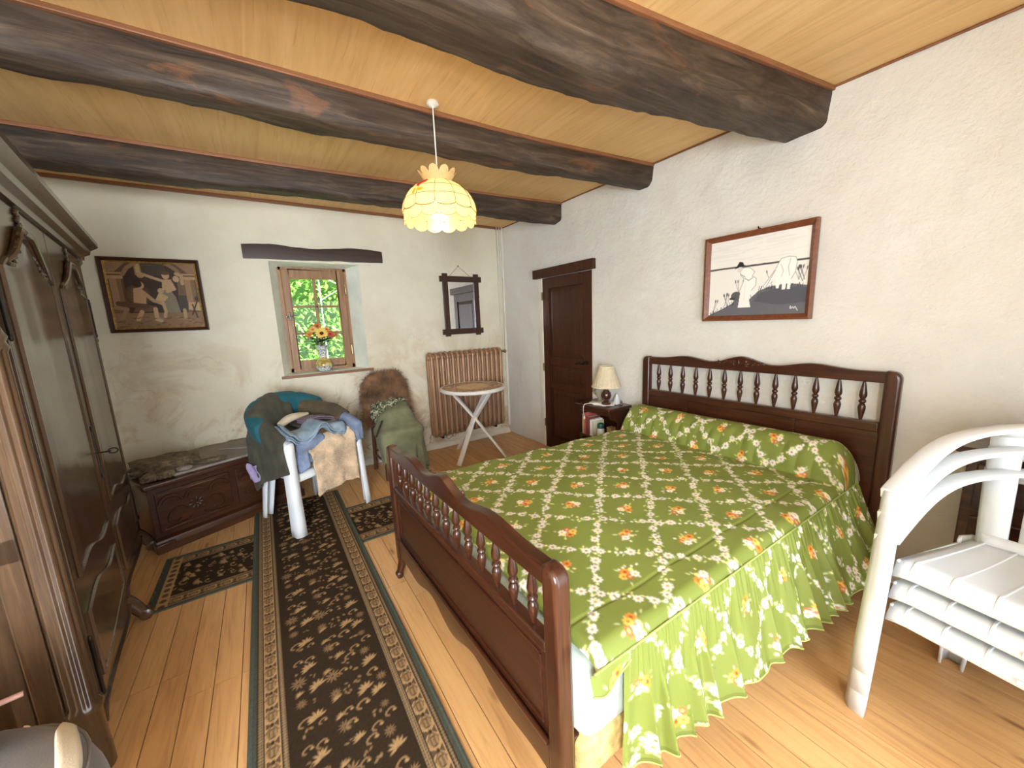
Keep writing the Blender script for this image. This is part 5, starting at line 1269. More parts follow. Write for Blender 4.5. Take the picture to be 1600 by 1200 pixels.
# ------------------------------------------------------------------ MIRROR
mi = thing('wall_mirror', 'small mirror in a dark frame with crossed corners above the radiator', 'mirror', (2.075, D-0.02, 1.71))
for dx in (-0.205, 0.205):
    b = MB(); b.bb(dx-0.033, dx+0.033, -0.016, 0.006, -0.362, 0.372); b.build('upright', 'frame_dark', mi, bevel=0.004, smooth=False)
for dz in (-0.308, 0.308):
    b = MB(); b.bb(-0.275, 0.275, -0.018, 0.004, dz-0.033, dz+0.033); b.build('crosspiece', 'frame_dark', mi, bevel=0.004, smooth=False)
for dx in (-0.205, 0.205):
    for dz in (-0.308, 0.308):
        b = MB(); b.ball((dx, -0.018, dz), (0.012, 0.007, 0.012)); b.build('stud', 'frame_dark', mi)
t = NT('mirror_silver'); t.set(Base_Color=(0.86, 0.87, 0.87, 1), Metallic=1.0, Roughness=0.015); b = MB(); b.bb(-0.18, 0.18, -0.002, 0.008, -0.28, 0.28); b.build('mirror_glass', t.m, mi, smooth=False)
b = MB(); b.tube([(-0.14, -0.004, 0.345), (-0.015, 0.012, 0.46), (0.125, -0.004, 0.345)], 0.0022, 5); b.ball((-0.015, 0.010, 0.462), 0.008); b.build('hanging_wire', 'iron', mi)

# ------------------------------------------------------------------ PICTURES
MAT['canvas'] = painted('printed_picture', 0.55, 0, spec=0.3)
def picture(name, label, origin, ux, w, h, fw_, fd, mat, inner, cv):
    """origin lower-left on the wall, ux unit vector along the picture; local x right, y out of the wall, z up"""
    n = Vector((ux[1], -ux[0], 0)) if name == 'x' else None
    rz = math.atan2(ux[1], ux[0]); t = thing(name, label, 'picture', origin, (0, 0, rz))
    def side(a, c, nm='frame_side'):
        pass
    P = [(0, 0), (w, 0), (w, h), (0, h)]
    prof = [(0.0, 0.0), (0.0, -fd), (fw_*0.35, -fd-0.003), (fw_, -fd*0.45), (fw_, 0.0)]
    for i in range(4):
        a = Vector((P[i][0], 0, P[i][1])); c = Vector((P[(i+1) % 4][0], 0, P[(i+1) % 4][1])); d = (c-a).normalized(); inn = Vector((-d.z, 0, d.x))
        rows = [[tuple(a+inn*q+d*q+Vector((0, y, 0))) for q, y in prof], [tuple(c+inn*q-d*q+Vector((0, y, 0))) for q, y in prof]]
        b = MB(); b.grid(rows); b.build('frame_side', mat, t, ang=20)
    g = fw_
    if inner:
        for i in range(4):
            k = fw_+0.003; Q = [(k, k), (w-k, k), (w-k, h-k), (k, h-k)]; a = Q[i]; c = Q[(i+1) % 4]
            b = MB(); b.tube([(a[0], -fd*0.45, a[1]), (c[0], -fd*0.45, c[1])], 0.0035, 6); b.tube([(a[0]*1+0.008*(1 if a[0] < w/2 else -1), -fd*0.4, a[1]+0.008*(1 if a[1] < h/2 else -1)), (c[0]+0.008*(1 if c[0] < w/2 else -1), -fd*0.4, c[1]+0.008*(1 if c[1] < h/2 else -1))], 0.002, 6); b.build('gilt_slip', 'gold', t)
    U, V = np.meshgrid(np.arange(cv.nw)*cv.res, np.arange(cv.nh)*cv.res)
    U = fw_*0.9+U/cv.w*(w-1.8*fw_); V = fw_*0.9+V/cv.h*(h-1.8*fw_)
    canvas_mesh('picture_print', np.stack([U, np.full_like(U, -fd*0.35), V], -1), cv.a, 'canvas', t)
    b = MB(); b.bb(0.004, w-0.004, -0.006, -0.0005, 0.004, h-0.004); b.build('backing', 'frame_dark', t, smooth=False)
    return t
# sepia tavern-like tapestry: arches, columns, seated man, dancing figures, table (generic, own drawing)
cv = Canvas(0.54, 0.50, 0.0026, (96, 70, 50)); r = random.Random(2)
cv.rect(0, 0.54, 0.0, 0.12, (136, 106, 76)); cv.poly([(0.10, 0.12), (0.44, 0.12), (0.44, 0.40), (0.36, 0.47), (0.18, 0.47), (0.10, 0.40)], (64, 46, 34))
cv.rect(0.17, 0.21, 0.40, 0.49, (150, 120, 82)); cv.rect(0.178, 0.202, 0.415, 0.48, (186, 160, 104)); cv.poly([(0.21, 0.40), (0.36, 0.40), (0.34, 0.50), (0.21, 0.50)], (74, 62, 46))
for cx in (0.055, 0.485):
    cv.rect(cx-0.032, cx+0.032, 0.15, 0.38, (156, 122, 88)); cv.rect(cx+0.005, cx+0.032, 0.15, 0.38, (126, 96, 68)); cv.rect(cx-0.045, cx+0.045, 0.37, 0.395, (176, 142, 104)); cv.rect(cx-0.05, cx+0.05, 0.405, 0.418, (168, 134, 96)); cv.rect(cx-0.04, cx+0.04, 0.12, 0.15, (112, 84, 60))
cv.line([(0.10, 0.40+0.0), (0.13, 0.45), (0.18, 0.485)], 0.012, (150, 118, 86)); cv.line([(0.44, 0.40), (0.41, 0.45), (0.36, 0.485)], 0.012, (138, 106, 76)); cv.poly([(0, 0.42), (0.06, 0.42), (0.14, 0.5), (0, 0.5)], (146, 112, 82)); cv.poly([(0.48, 0.42), (0.54, 0.42), (0.54, 0.5), (0.40, 0.5)], (140, 106, 76))
cv.ell(0.165, 0.25, 0.075, 0.08, (84, 60, 42)); cv.ell(0.165, 0.25, 0.06, 0.065, (98, 72, 50))
SK, LT, MD = (190, 156, 118), (176, 146, 108), (120, 96, 72)
cv.poly([(0.30, 0.12), (0.40, 0.12), (0.385, 0.24), (0.35, 0.31), (0.315, 0.31), (0.30, 0.22)], (132, 122, 102)); cv.poly([(0.31, 0.29), (0.38, 0.29), (0.375, 0.37), (0.32, 0.37)], SK); cv.ell(0.345, 0.40, 0.022, 0.028, SK); cv.ell(0.345, 0.418, 0.026, 0.014, (96, 66, 44)); cv.line([(0.32, 0.36), (0.26, 0.385), (0.215, 0.405)], 0.010, SK); cv.ell(0.20, 0.40, 0.022, 0.022, LT); cv.line([(0.37, 0.35), (0.385, 0.30), (0.34, 0.28)], 0.010, SK)
cv.ell(0.30, 0.285, 0.018, 0.02, SK); cv.poly([(0.25, 0.20), (0.29, 0.18), (0.34, 0.24), (0.29, 0.275)], (196, 164, 120)); cv.line([(0.30, 0.20), (0.31, 0.13), (0.30, 0.09)], 0.010, SK)
cv.poly([(0.40, 0.20), (0.455, 0.21), (0.45, 0.36), (0.41, 0.37)], (112, 88, 66)); cv.ell(0.405, 0.375, 0.02, 0.024, SK); cv.line([(0.44, 0.34), (0.44, 0.40), (0.41, 0.415)], 0.011, LT); cv.poly([(0.395, 0.14), (0.455, 0.14), (0.45, 0.25), (0.40, 0.25)], (74, 64, 60)); cv.line([(0.425, 0.14), (0.425, 0.08)], 0.011, LT)
cv.poly([(0.13, 0.18), (0.20, 0.17), (0.215, 0.27), (0.18, 0.31), (0.145, 0.30)], (186, 150, 112)); cv.ell(0.185, 0.325, 0.024, 0.028, SK); cv.ell(0.172, 0.335, 0.026, 0.028, (58, 38, 26)); cv.line([(0.20, 0.27), (0.25, 0.21), (0.28, 0.20)], 0.012, LT); cv.poly([(0.12, 0.13), (0.26, 0.13), (0.26, 0.17), (0.16, 0.19)], (110, 80, 58)); cv.line([(0.25, 0.15), (0.25, 0.07), (0.27, 0.06)], 0.013, SK); cv.line([(0.17, 0.13), (0.14, 0.07)], 0.013, SK); cv.line([(0.05, 0.19), (0.20, 0.17)], 0.018, (92, 66, 48))
cv.poly([(0.46, 0.20), (0.54, 0.20), (0.54, 0.13), (0.45, 0.14)], (186, 156, 116)); cv.ell(0.515, 0.225, 0.016, 0.02, (70, 52, 38)); cv.line([(0.47, 0.10), (0.51, 0.20)], 0.005, (66, 46, 32)); cv.line([(0.50, 0.08), (0.48, 0.18)], 0.005, (66, 46, 32)); cv.line([(0.05, 0.08), (0.09, 0.15), (0.03, 0.16)], 0.012, (146, 116, 84))
for k in range(60): cv.ell(r.uniform(0, 0.54), r.uniform(0, 0.09), r.uniform(0.006, 0.02), 0.004, r.choice([(110, 82, 58), (156, 128, 94), (84, 62, 44)]), 0, 0.7)
cv.a *= 0.82+0.36*np.random.RandomState(1).rand(cv.nh, cv.nw, 1)
picture('framed_tapestry', 'sepia tavern scene in a dark frame with gilt edge left of the window', (-0.965, D-0.006, 1.532), (1, 0, 0), 0.603, 0.578, 0.026, 0.026, 'frame_dark', True, cv)
# black and white drawing: horizon, bending figure in a hat, grazing white horse, grey hill
cv = Canvas(0.60, 0.50, 0.0024, (238, 236, 232)); r = random.Random(6)
for k in range(22):
    x_, y_ = r.uniform(0, 0.45), r.uniform(0.34, 0.49); cv.line([(x_, y_), (x_+r.uniform(0.08, 0.25), y_+r.uniform(-.012, .02))], 0.004, (224, 223, 221), 0.5)
cv.line([(0, 0.315), (0.10, 0.318), (0.2, 0.316), (0.45, 0.316), (0.60, 0.314)], 0.0055, (74, 74, 76))
for k in range(14): cv.ell(r.uniform(0, 0.38), 0.318, 0.014, 0.005, (84, 84, 86))
cv.poly([(0, 0), (0.60, 0), (0.60, 0.165), (0.50, 0.185), (0.40, 0.175), (0.33, 0.155), (0.27, 0.10), (0.22, 0.12), (0.20, 0.13), (0.17, 0.085), (0.10, 0.05), (0.0, 0.008)], (104, 104, 112))
cv.poly([(0.30, 0.09), (0.45, 0.06), (0.60, 0.07), (0.60, 0.15), (0.46, 0.17), (0.34, 0.14)], (90, 90, 100)); cv.ell(0.19, 0.13, 0.035, 0.03, (92, 92, 96)); cv.ell(0.165, 0.115, 0.02, 0.008, (60, 60, 62))
for k in range(60):
    x = r.uniform(0, 0.6); y = 0.012+max(0, (x-0.02))*0.45 if x < 0.18 else (0.165 if x > 0.33 else 0.12)
    cv.line([(x, y-0.006), (x+r.uniform(-.01, .01), y+r.uniform(0.012, 0.02))], 0.0016, (70, 70, 72))
for x0, y0 in ((0.035, 0.03), (0.115, 0.07), (0.135, 0.065), (0.205, 0.15), (0.40, 0.19), (0.55, 0.2), (0.58, 0.2), (0.57, 0.19)):
    for q in range(3):
        dx = r.uniform(-.03, .03); cv.line([(x0, y0), (x0+dx, y0+0.07)], 0.0012, (110, 110, 110)); cv.ell(x0+dx, y0+0.075, 0.0035, 0.011, (86, 86, 86), -dx*6)
WHT, LN = (244, 243, 240), (150, 150, 150)
fig = [(0.205, 0.055), (0.285, 0.055), (0.275, 0.10), (0.285, 0.16), (0.31, 0.19), (0.31, 0.235), (0.285, 0.25), (0.30, 0.275), (0.27, 0.305), (0.235, 0.31), (0.205, 0.295), (0.215, 0.26), (0.235, 0.24), (0.23, 0.20), (0.215, 0.15)]
cv.poly(fig, WHT); cv.line(fig[3:13], 0.0016, LN); cv.line([(0.24, 0.24), (0.265, 0.225), (0.29, 0.24)], 0.003, (170, 170, 170)); cv.line([(0.21, 0.27), (0.24, 0.25)], 0.0025, LN); cv.ell(0.205, 0.30, 0.016, 0.018, (222, 218, 214)); cv.poly([(0.17, 0.305), (0.185, 0.325), (0.20, 0.35), (0.222, 0.345), (0.232, 0.325), (0.245, 0.322), (0.20, 0.315)], (40, 40, 42)); cv.line([(0.24, 0.10), (0.245, 0.20)], 0.0012, (214, 214, 212))
hs = [(0.43, 0.16), (0.445, 0.16), (0.45, 0.20), (0.462, 0.20), (0.462, 0.15), (0.482, 0.15), (0.484, 0.20), (0.49, 0.20), (0.492, 0.15), (0.508, 0.15), (0.51, 0.21), (0.53, 0.25), (0.535, 0.31), (0.525, 0.335), (0.49, 0.342), (0.45, 0.335), (0.435, 0.31), (0.425, 0.285), (0.40, 0.245), (0.37, 0.20), (0.355, 0.18), (0.365, 0.165), (0.385, 0.175), (0.405, 0.205), (0.425, 0.225)]
cv.poly(hs, WHT); cv.line(hs[10:22]+[hs[22]], 0.0016, LN); cv.line([(0.45, 0.30), (0.465, 0.26), (0.455, 0.23)], 0.002, (196, 196, 194)); cv.line([(0.50, 0.33), (0.49, 0.28), (0.50, 0.23)], 0.002, (190, 190, 188)); cv.line([(0.37, 0.17), (0.39, 0.21), (0.42, 0.27)], 0.003, (186, 186, 184))
cv.line([(0.515, 0.035), (0.517, 0.05), (0.522, 0.034), (0.530, 0.044), (0.536, 0.034), (0.542, 0.046), (0.548, 0.036), (0.556, 0.022)], 0.0017, (228, 228, 228))
picture('framed_drawing', 'black and white drawing of a hatted figure and grazing white horse above the bed', (W-0.012, 1.508, 1.442), (0, -1, 0), 0.642, 0.562, 0.034, 0.034, 'frame_red', False, cv)
b = MB(); b.tube([(W-0.0, 1.18, 2.012), (W-0.03, 1.18, 2.012), (W-0.034, 1.18, 2.022)], 0.004, 6); tag(b.build('picture_hook', 'iron', None), 'small dark hook at the top edge of the framed drawing', 'hook')

# ------------------------------------------------------------------ PENDANT LAMP (capiz shell shade)
LXp, LYp = 0.915, 2.045
def shell_mat(name, c, amt=0.6):
    t = NT(name); v = t.coord('Object'); n = t.noise(v, 30, 4, 0.6, 1.5); c = np.array(c, float)
    col = t.ramp(n, [(0.3, rgb(*(c*0.93))), (0.7, rgb(*np.clip(c*1.02, 0, 255)))])
    df = t.new('ShaderNodeBsdfDiffuse'); tl = t.new('ShaderNodeBsdfTranslucent'); mx = t.new('ShaderNodeMixShader'); mx.inputs[0].default_value = amt
    gl = t.new('ShaderNodeBsdfGlossy'); gl.inputs['Roughness'].default_value = 0.25; m2 = t.new('ShaderNodeMixShader'); m2.inputs[0].default_value = 0.05
    t.link(col, df.inputs[0]); t.link(col, tl.inputs[0]); t.link(df.outputs[0], mx.inputs[1]); t.link(tl.outputs[0], mx.inputs[2]); t.link(mx.outputs[0], m2.inputs[1]); t.link(gl.outputs[0], m2.inputs[2]); t.link(m2.outputs[0], t.out.inputs[0]); return t.m
MAT['shell'] = shell_mat('capiz_shell', (240, 214, 156), 0.52); MAT['shell_red'] = shell_mat('shell_red', (214, 84, 56)); MAT['shell_green'] = shell_mat('shell_leaf', (206, 186, 60))
pe = thing('pendant_lamp', 'lit pendant lamp with scalloped capiz shell shade hanging from the ceiling', 'lamp', (LXp, LYp, 2.045))
def dome(h):    # radius against height above the rim, metres
    t = max(0.0, min(1.0, (h-0.06)/0.155)); return 0.205*math.sqrt(max(0.0, 1-(t*0.905)**2)) if h > 0.06 else 0.205+0.008*(0.06-h)/0.06
NSH = 12
def patch(h0, h1, a0, a1, scal, rf, nz=6, na=8):
    rows = []
    for i in range(nz+1):
        row = []
        for k in range(na+1):
            u = k/na; a = a0+(a1-a0)*u; sc = scal*math.sin(PI*u)**0.7
            h = (h0-sc)+(h1-(h0-sc))*i/nz; r_ = rf(h)*(1.0-0.012*math.cos((u-0.5)*PI*0)); row.append((r_*math.cos(a), r_*math.sin(a), h))
        rows.append(row)
    return rows
lead = MB()
for k in range(NSH):
    a0, a1 = 2*PI*k/NSH, 2*PI*(k+1)/NSH
    for (h0, h1, sc) in ((0.168, 0.213, 0.0), (0.118, 0.168, 0.0), (0.068, 0.118, 0.016)):
        rows = patch(h0, h1, a0, a1, sc, dome)
        b = MB(); b.grid(rows); b.build('shell_pane', 'shell', pe, ang=180)
        lead.tube(rows[0], 0.0016, 4)
    lead.tube([(dome(h)*1.002*math.cos(a0), dome(h)*1.002*math.sin(a0), h) for h in np.linspace(0.066, 0.213, 10)], 0.0016, 4)
for k in range(14):
    a0, a1 = 2*PI*(k+0.5)/14, 2*PI*(k+1.5)/14
    rows = patch(0.022, 0.062, a0, a1, 0.020, lambda h: 0.198+0.004*(0.06-h)/0.06)
    b = MB(); b.grid(rows); b.build('skirt_shell', 'shell', pe, ang=180); lead.tube(rows[0], 0.001, 4); lead.tube([rows[i][0] for i in range(7)], 0.001, 4)
for k in range(10):
    a0, a1 = 2*PI*k/10, 2*PI*(k+1)/10
    rf = lambda h: 0.064+0.045*((h-0.213)/0.07)**1.2
    rows = []
    for i in range(7):
        row = []
        for q in range(9):
            u = q/8; a = a0+(a1-a0)*u; h = 0.213+(0.042+0.026*math.sin(PI*u)**0.6)*i/6; row.append((rf(h)*math.cos(a), rf(h)*math.sin(a), h))
        rows.append(row)
    b = MB(); b.grid(rows); b.build('crown_petal', 'shell', pe, ang=180); lead.tube(rows[-1], 0.0009, 4)
lead.build('lead_came', plain('lead_came', (96, 74, 40), 0.5, metal=0.3), pe)
# painted rose on the camera-left side of the shade
va = math.atan2(-LYp, -LXp)-R(38)
def onsh(da, h, lift=0.003): r_ = dome(h)+lift; return (r_*math.cos(va+da), r_*math.sin(va+da), h)
for (da, h, sa, sh, m) in ((0.10, 0.185, 0.16, 0.014, 'shell_red'), (-0.02, 0.178, 0.10, 0.011, 'shell_red'), (0.20, 0.193, 0.09, 0.008, 'shell_red'), (0.02, 0.168, 0.07, 0.012, 'shell_red'), (-0.06, 0.135, 0.06, 0.018, 'shell_green'), (0.14, 0.137, 0.12, 0.010, 'shell_green'), (0.05, 0.152, 0.012, 0.022, 'shell_green')):
    b = MB(); ring = [onsh(da+sa*math.cos(q), h+sh*math.sin(q)) for q in [2*PI*i/14 for i in range(14)]]; b.add([onsh(da, h, 0.0035)]+ring, [(0, i+1, (i+1) % 14+1) for i in range(14)]); b.build('painted_petal', m, pe, recalc=False)
b = MB(); b.tube([(0, 0, 0.19), (0, 0, CZ-2.045)], 0.0035, 8); b.build('cord', 'pipe', pe)
b = MB(); b.lathe([(0.02, 0.13), (0.022, 0.19), (0.015, 0.215), (0.006, 0.235)], 14); b.build('socket', 'pipe', pe)
b = MB(); b.lathe([(0.03, 0), (0.034, -0.012), (0.02, -0.022), (0.004, -0.026)], 16, Matrix.Translation((0, 0, CZ-2.045))); b.build('ceiling_rose', 'pipe', pe)
t = NT('bulb_glow'); em = t.new('ShaderNodeEmission'); em.inputs[0].default_value = (1.0, 0.78, 0.48, 1); em.inputs[1].default_value = 6; t.link(em.outputs[0], t.out.inputs[0])
b = MB(); b.ball((0, 0, 0.105), (0.03, 0.03, 0.036), 14, 10); b.build('bulb', t.m, pe)
lp = lamp('pendant_bulb_light', 'POINT', (0, 0, 0.062), 3.2, (1.0, 0.82, 0.56), shadow_soft_size=0.03); lp.parent = pe

# ------------------------------------------------------------------ NIGHTSTAND with lamp and small things
NX0, NX1, NY0, NY1, NZ = 2.425, 2.695, 2.17, 2.535, 0.715
ns = thing('nightstand', 'small dark open nightstand between the door and the bed', 'nightstand', ((NX0+NX1)/2, (NY0+NY1)/2, 0))
ox, oy = -(NX0+NX1)/2, -(NY0+NY1)/2; XO = Matrix.Translation((ox, oy, 0))
b = MB(); b.bb(NX0-0.03, NX1, NY0-0.03, NY1+0.03, NZ-0.028, NZ, XO); b.build('top', 'bed', ns, bevel=0.008)
b = MB(); b.bb(NX0, NX1, NY0, NY1, 0.40, 0.42, XO); b.build('shelf', 'bed', ns, bevel=0.003)
b = MB(); b.bb(NX1-0.012, NX1, NY0, NY1, 0.30, NZ-0.03, XO); b.build('back_board', 'bed', ns, smooth=False)
for y in (NY0, NY1-0.02):        # shaped brackets at the sides
    po = [(NX0, NZ-0.03), (NX1, NZ-0.03), (NX1, 0.42), (NX0+0.17, 0.42), (NX0+0.165, 0.47), (NX0+0.12, 0.50), (NX0+0.13, 0.55), (NX0+0.10, 0.59), (NX0+0.05, 0.60), (NX0+0.02, 0.63)]
    b = MB(); b.prism(po, -0.02, 0, XO @ Matrix.Translation((0, y, 0)) @ Matrix.Rotation(R(90), 4, 'X')); b.build('side_bracket', 'bed_v', ns, bevel=0.003, smooth=False)
b = MB(); b.bb(NX0+0.01, NX0+0.025, NY0, NY1, NZ-0.075, NZ-0.028, XO); b.build('front_rail', 'bed', ns, bevel=0.003)
for xx, yy in ((NX0+0.02, NY0+0.02), (NX0+0.02, NY1-0.02), (NX1-0.03, NY0+0.02), (NX1-0.03, NY1-0.02)):
    b = MB(); b.bb(xx-0.016, xx+0.016, yy-0.016, yy+0.016, 0, 0.40, XO); b.build('leg', 'bed_v', ns, bevel=0.004)
b = MB(); nD = 40; b.add([(0, 0, 0.0015)]+[((0.105+0.008*math.cos(k*5))*math.cos(2*PI*k/nD), (0.105+0.008*math.cos(k*5))*1.25*math.sin(2*PI*k/nD), 0) for k in range(nD)], [(0, k+1, (k+1) % nD+1) for k in range(nD)])
o = b.build('lace_doily', fabric('lace', (236, 230, 226), 0.04), None, solid=0.003); o.location = (2.555, 2.36, NZ+0.003); tag(o, 'white lace doily under the bedside lamp', 'doily')
lm = thing('bedside_lamp', 'bedside lamp with turned dark wood base and pleated cream shade', 'lamp', (2.53, 2.295, NZ+0.006))
b = MB(); b.lathe([(0.042, 0), (0.045, 0.008), (0.036, 0.02), (0.022, 0.03), (0.026, 0.038), (0.042, 0.062), (0.046, 0.085), (0.040, 0.108), (0.022, 0.128), (0.016, 0.14), (0.022, 0.15), (0.024, 0.158), (0.012, 0.168), (0.010, 0.2)], 22); b.build('base', wood('lamp_base_wood', (46, 22, 14), (72, 38, 24), (100, 58, 38), 2, 0.2, coat=0.6), lm, ang=50)
b = MB(); b.lathe([(0.008, 0.195), (0.008, 0.26)], 10); b.build('stem', 'brass', lm)
b = MB(); b.lathe([(0.128, 0.165), (0.124, 0.18), (0.068, 0.335), (0.066, 0.345)], 96, None, False, lambda a, z: 1+0.018*math.cos(a*24)); sh = b.build('shade', shell_mat('pleated_shade', (240, 226, 196), 0.3), lm, ang=180)
for r_, z in ((0.129, 0.165), (0.0675, 0.345)):
    b = MB(); b.tube([(r_*math.cos(2*PI*k/40), r_*math.sin(2*PI*k/40), z) for k in range(40)], 0.004, 6, True); b.build('shade_rim', plain('shade_rim', (242, 228, 198), 0.7), sh)
# bulbous glass jug left of the lamp
t = NT('smoky_glass'); t.set(Base_Color=(0.62, 0.56, 0.44, 1), Roughness=0.08); t.b.inputs['Transmission Weight'].default_value = 0.55
gj = thing('glass_jug', 'small rounded smoky glass jug behind the bedside lamp', 'jug', (2.60, 2.43, NZ+0.006))
b = MB(); b.lathe([(0.034, 0), (0.036, 0.008), (0.022, 0.02), (0.026, 0.032), (0.048, 0.062), (0.056, 0.095), (0.052, 0.13), (0.036, 0.155), (0.030, 0.17), (0.034, 0.18), (0.031, 0.182), (0.028, 0.17)], 22, cap=False); b.build('bowl', t.m, gj, ang=60)
b = MB(); b.tube(spline([(-0.01, 0.048, 0.14), (-0.01, 0.082, 0.13), (-0.01, 0.084, 0.08), (-0.01, 0.052, 0.055)], 6), 0.006, 8); b.build('handle', t.m, gj)
b = MB(); b.lathe([(0.012, 0), (0.016, 0.012), (0.010, 0.02), (0.014, 0.034), (0.006, 0.045)], 12); b.tube([(0, 0, 0.02), (-0.01, -0.03, 0.022)], 0.005, 6); o = b.build('small_knob', 'steel', None); o.location = (2.60, 2.185, NZ+0.001); tag(o, 'tiny bright metal knob object at the right of the bedside lamp', 'ornament')
b = MB(); b.hexa([(-0.03, -0.02, 0), (0.03, -0.02, 0), (0.03, 0.02, 0), (-0.03, 0.02, 0), (-0.006, -0.006, 0.09), (0.006, -0.006, 0.09), (0.006, 0.006, 0.09), (-0.006, 0.006, 0.09)]); o = b.build('folded_napkin', fabric('napkin', (226, 226, 230), 0.03), None, bevel=0.004); o.location = (2.60, 2.235, NZ+0.006); tag(o, 'white folded napkin standing behind the lamp base', 'napkin')
b = MB(); b.tube(spline([(2.50, 2.36, NZ+0.008), (2.42, 2.42, NZ+0.008), (2.388, 2.435, NZ-0.005), (2.385, 2.44, NZ-0.06), (2.41, 2.455, NZ-0.12)], 6), 0.003, 6); b.ball((2.41, 2.455, NZ-0.13), (0.010, 0.008, 0.018)); tag(b.build('lamp_cord', 'pipe', None), 'thin white cord hanging over the front of the nightstand', 'cord')
bk = random.Random(4); yb = NY1-0.027
for nm, w, h, c, lb in (('book', 0.022, 0.19, (176, 150, 110), 'tan book at the far left of the nightstand shelf'), ('book', 0.018, 0.205, (186, 90, 84), 'slim red book standing second on the nightstand shelf'), ('book', 0.050, 0.17, (128, 62, 58), 'thick maroon book standing upright in the nightstand'), ('book', 0.026, 0.15, (228, 226, 226), 'white paperback beside the maroon book'), ('book', 0.016, 0.14, (214, 206, 180), 'thin cream booklet beside the green capped bottle'),):
    yb -= w+0.003; t = thing(nm, lb, 'book', (NX0+0.075, yb+w/2, 0.42), group='books in the nightstand')
    b = MB(); b.bb(-0.06, 0.07, -w/2+0.002, w/2-0.002, 0.004, h-0.004); b.build('pages', plain('pages', (232, 224, 204), 0.9), t, smooth=False)
    m = plain('book_cover', c, 0.6, 0.06)
    b = MB(); b.bb(-0.065, 0.072, -w/2, -w/2+0.002, 0, h).bb(-0.065, 0.072, w/2-0.002, w/2, 0, h).bb(-0.067, -0.063, -w/2, w/2, 0, h); b.build('cover', m, t, smooth=False)
bo = thing('lotion_bottle', 'white bottle with a dark green cap inside the nightstand', 'bottle', (NX0+0.06, yb-0.04, 0.42))
b = MB(); b.lathe([(0.030, 0), (0.033, 0.006), (0.033, 0.075), (0.030, 0.08)], 20); b.build('body', 'plastic', bo); b = MB(); b.lathe([(0.031, 0.08), (0.031, 0.11), (0.026, 0.122), (0.010, 0.127)], 20); b.build('cap', plain('green_cap', (30, 86, 76), 0.35), bo)
b = MB(); b.bb(-0.03, 0.03, -0.028, 0.028, 0, 0.095); o = b.build('cardboard_box', plain('cardboard', (176, 146, 106), 0.8, 0.1), None, bevel=0.003); o.location = (NX0+0.115, yb-0.115, 0.42); tag(o, 'small brown cardboard box right of the bottle in the nightstand', 'box')

# ------------------------------------------------------------------ VASE with flowers on the sill
VX, VY, VZ = 0.505, 4.285, 1.0705
vs_ = thing('flower_vase', 'patterned black and white vase on the window sill', 'vase', (VX, VY, VZ))
t = NT('vase_glaze'); v = t.coord('Object'); n1 = t.noise(v, 62, 4, 0.6, 2.0); sp = t.new('ShaderNodeSeparateXYZ'); t.link(v, sp.inputs[0])
bw = t.ramp(n1, [(0.44, rgb(34, 36, 40)), (0.50, rgb(226, 226, 222))]); och = t.ramp(t.noise(v, 30, 3, 0.5, 1.0), [(0.45, rgb(168, 140, 70)), (0.55, rgb(206, 186, 120))])
band = t.ramp(sp.outputs['Z'], [(0.0, (0, 0, 0, 1)), (0.052, (0, 0, 0, 1)), (0.056, (1, 1, 1, 1)), (0.135, (1, 1, 1, 1)), (0.14, (0, 0, 0, 1))])
t.set(Base_Color=t.mix(band, bw, och), Roughness=0.15); t.b.inputs['Coat Weight'].default_value = 0.5
b = MB(); b.lathe([(0.045, 0), (0.052, 0.004), (0.070, 0.025), (0.082, 0.055), (0.078, 0.085), (0.058, 0.11), (0.040, 0.13), (0.036, 0.15), (0.042, 0.185), (0.050, 0.22), (0.058, 0.262), (0.062, 0.268), (0.058, 0.268), (0.050, 0.25), (0.04, 0.2)], 28, cap=False); b.build('body', t.m, vs_, ang=60)
r = random.Random(12)
bq = [('sunflower', 'yellow sunflower with a dark brown centre facing the room', (0.005, -0.075, 0.385), (0.0, -0.95, 0.25), 0.062, (240, 196, 96), (60, 36, 22)),
      ('gerbera', 'orange gerbera at the top of the bouquet', (-0.02, -0.01, 0.455), (-0.2, -0.6, 0.75), 0.048, (224, 120, 56), (150, 70, 30)),
      ('gerbera', 'light orange flower at the left of the bouquet', (-0.10, -0.02, 0.375), (-0.7, -0.6, 0.3), 0.044, (232, 160, 84), (190, 110, 40)),
      ('gerbera', 'red-pink flower right of the sunflower', (0.085, -0.055, 0.37), (0.45, -0.8, 0.3), 0.042, (214, 92, 72), (150, 50, 40)),
      ('gerbera', 'golden flower at the far right of the bouquet', (0.14, -0.02, 0.36), (0.8, -0.5, 0.3), 0.045, (232, 172, 74), (200, 120, 40)),
      ('gerbera', 'orange flower between the top flower and the red-pink one', (0.065, 0.0, 0.42), (0.3, -0.6, 0.7), 0.040, (230, 150, 80), (180, 100, 40)),
      ('gerbera', 'pale apricot flower on the upper left of the sunflower', (-0.065, -0.04, 0.425), (-0.4, -0.8, 0.45), 0.040, (236, 178, 116), (200, 120, 50))]
MAT['stem'] = plain('stem_green', (66, 96, 48), 0.6)
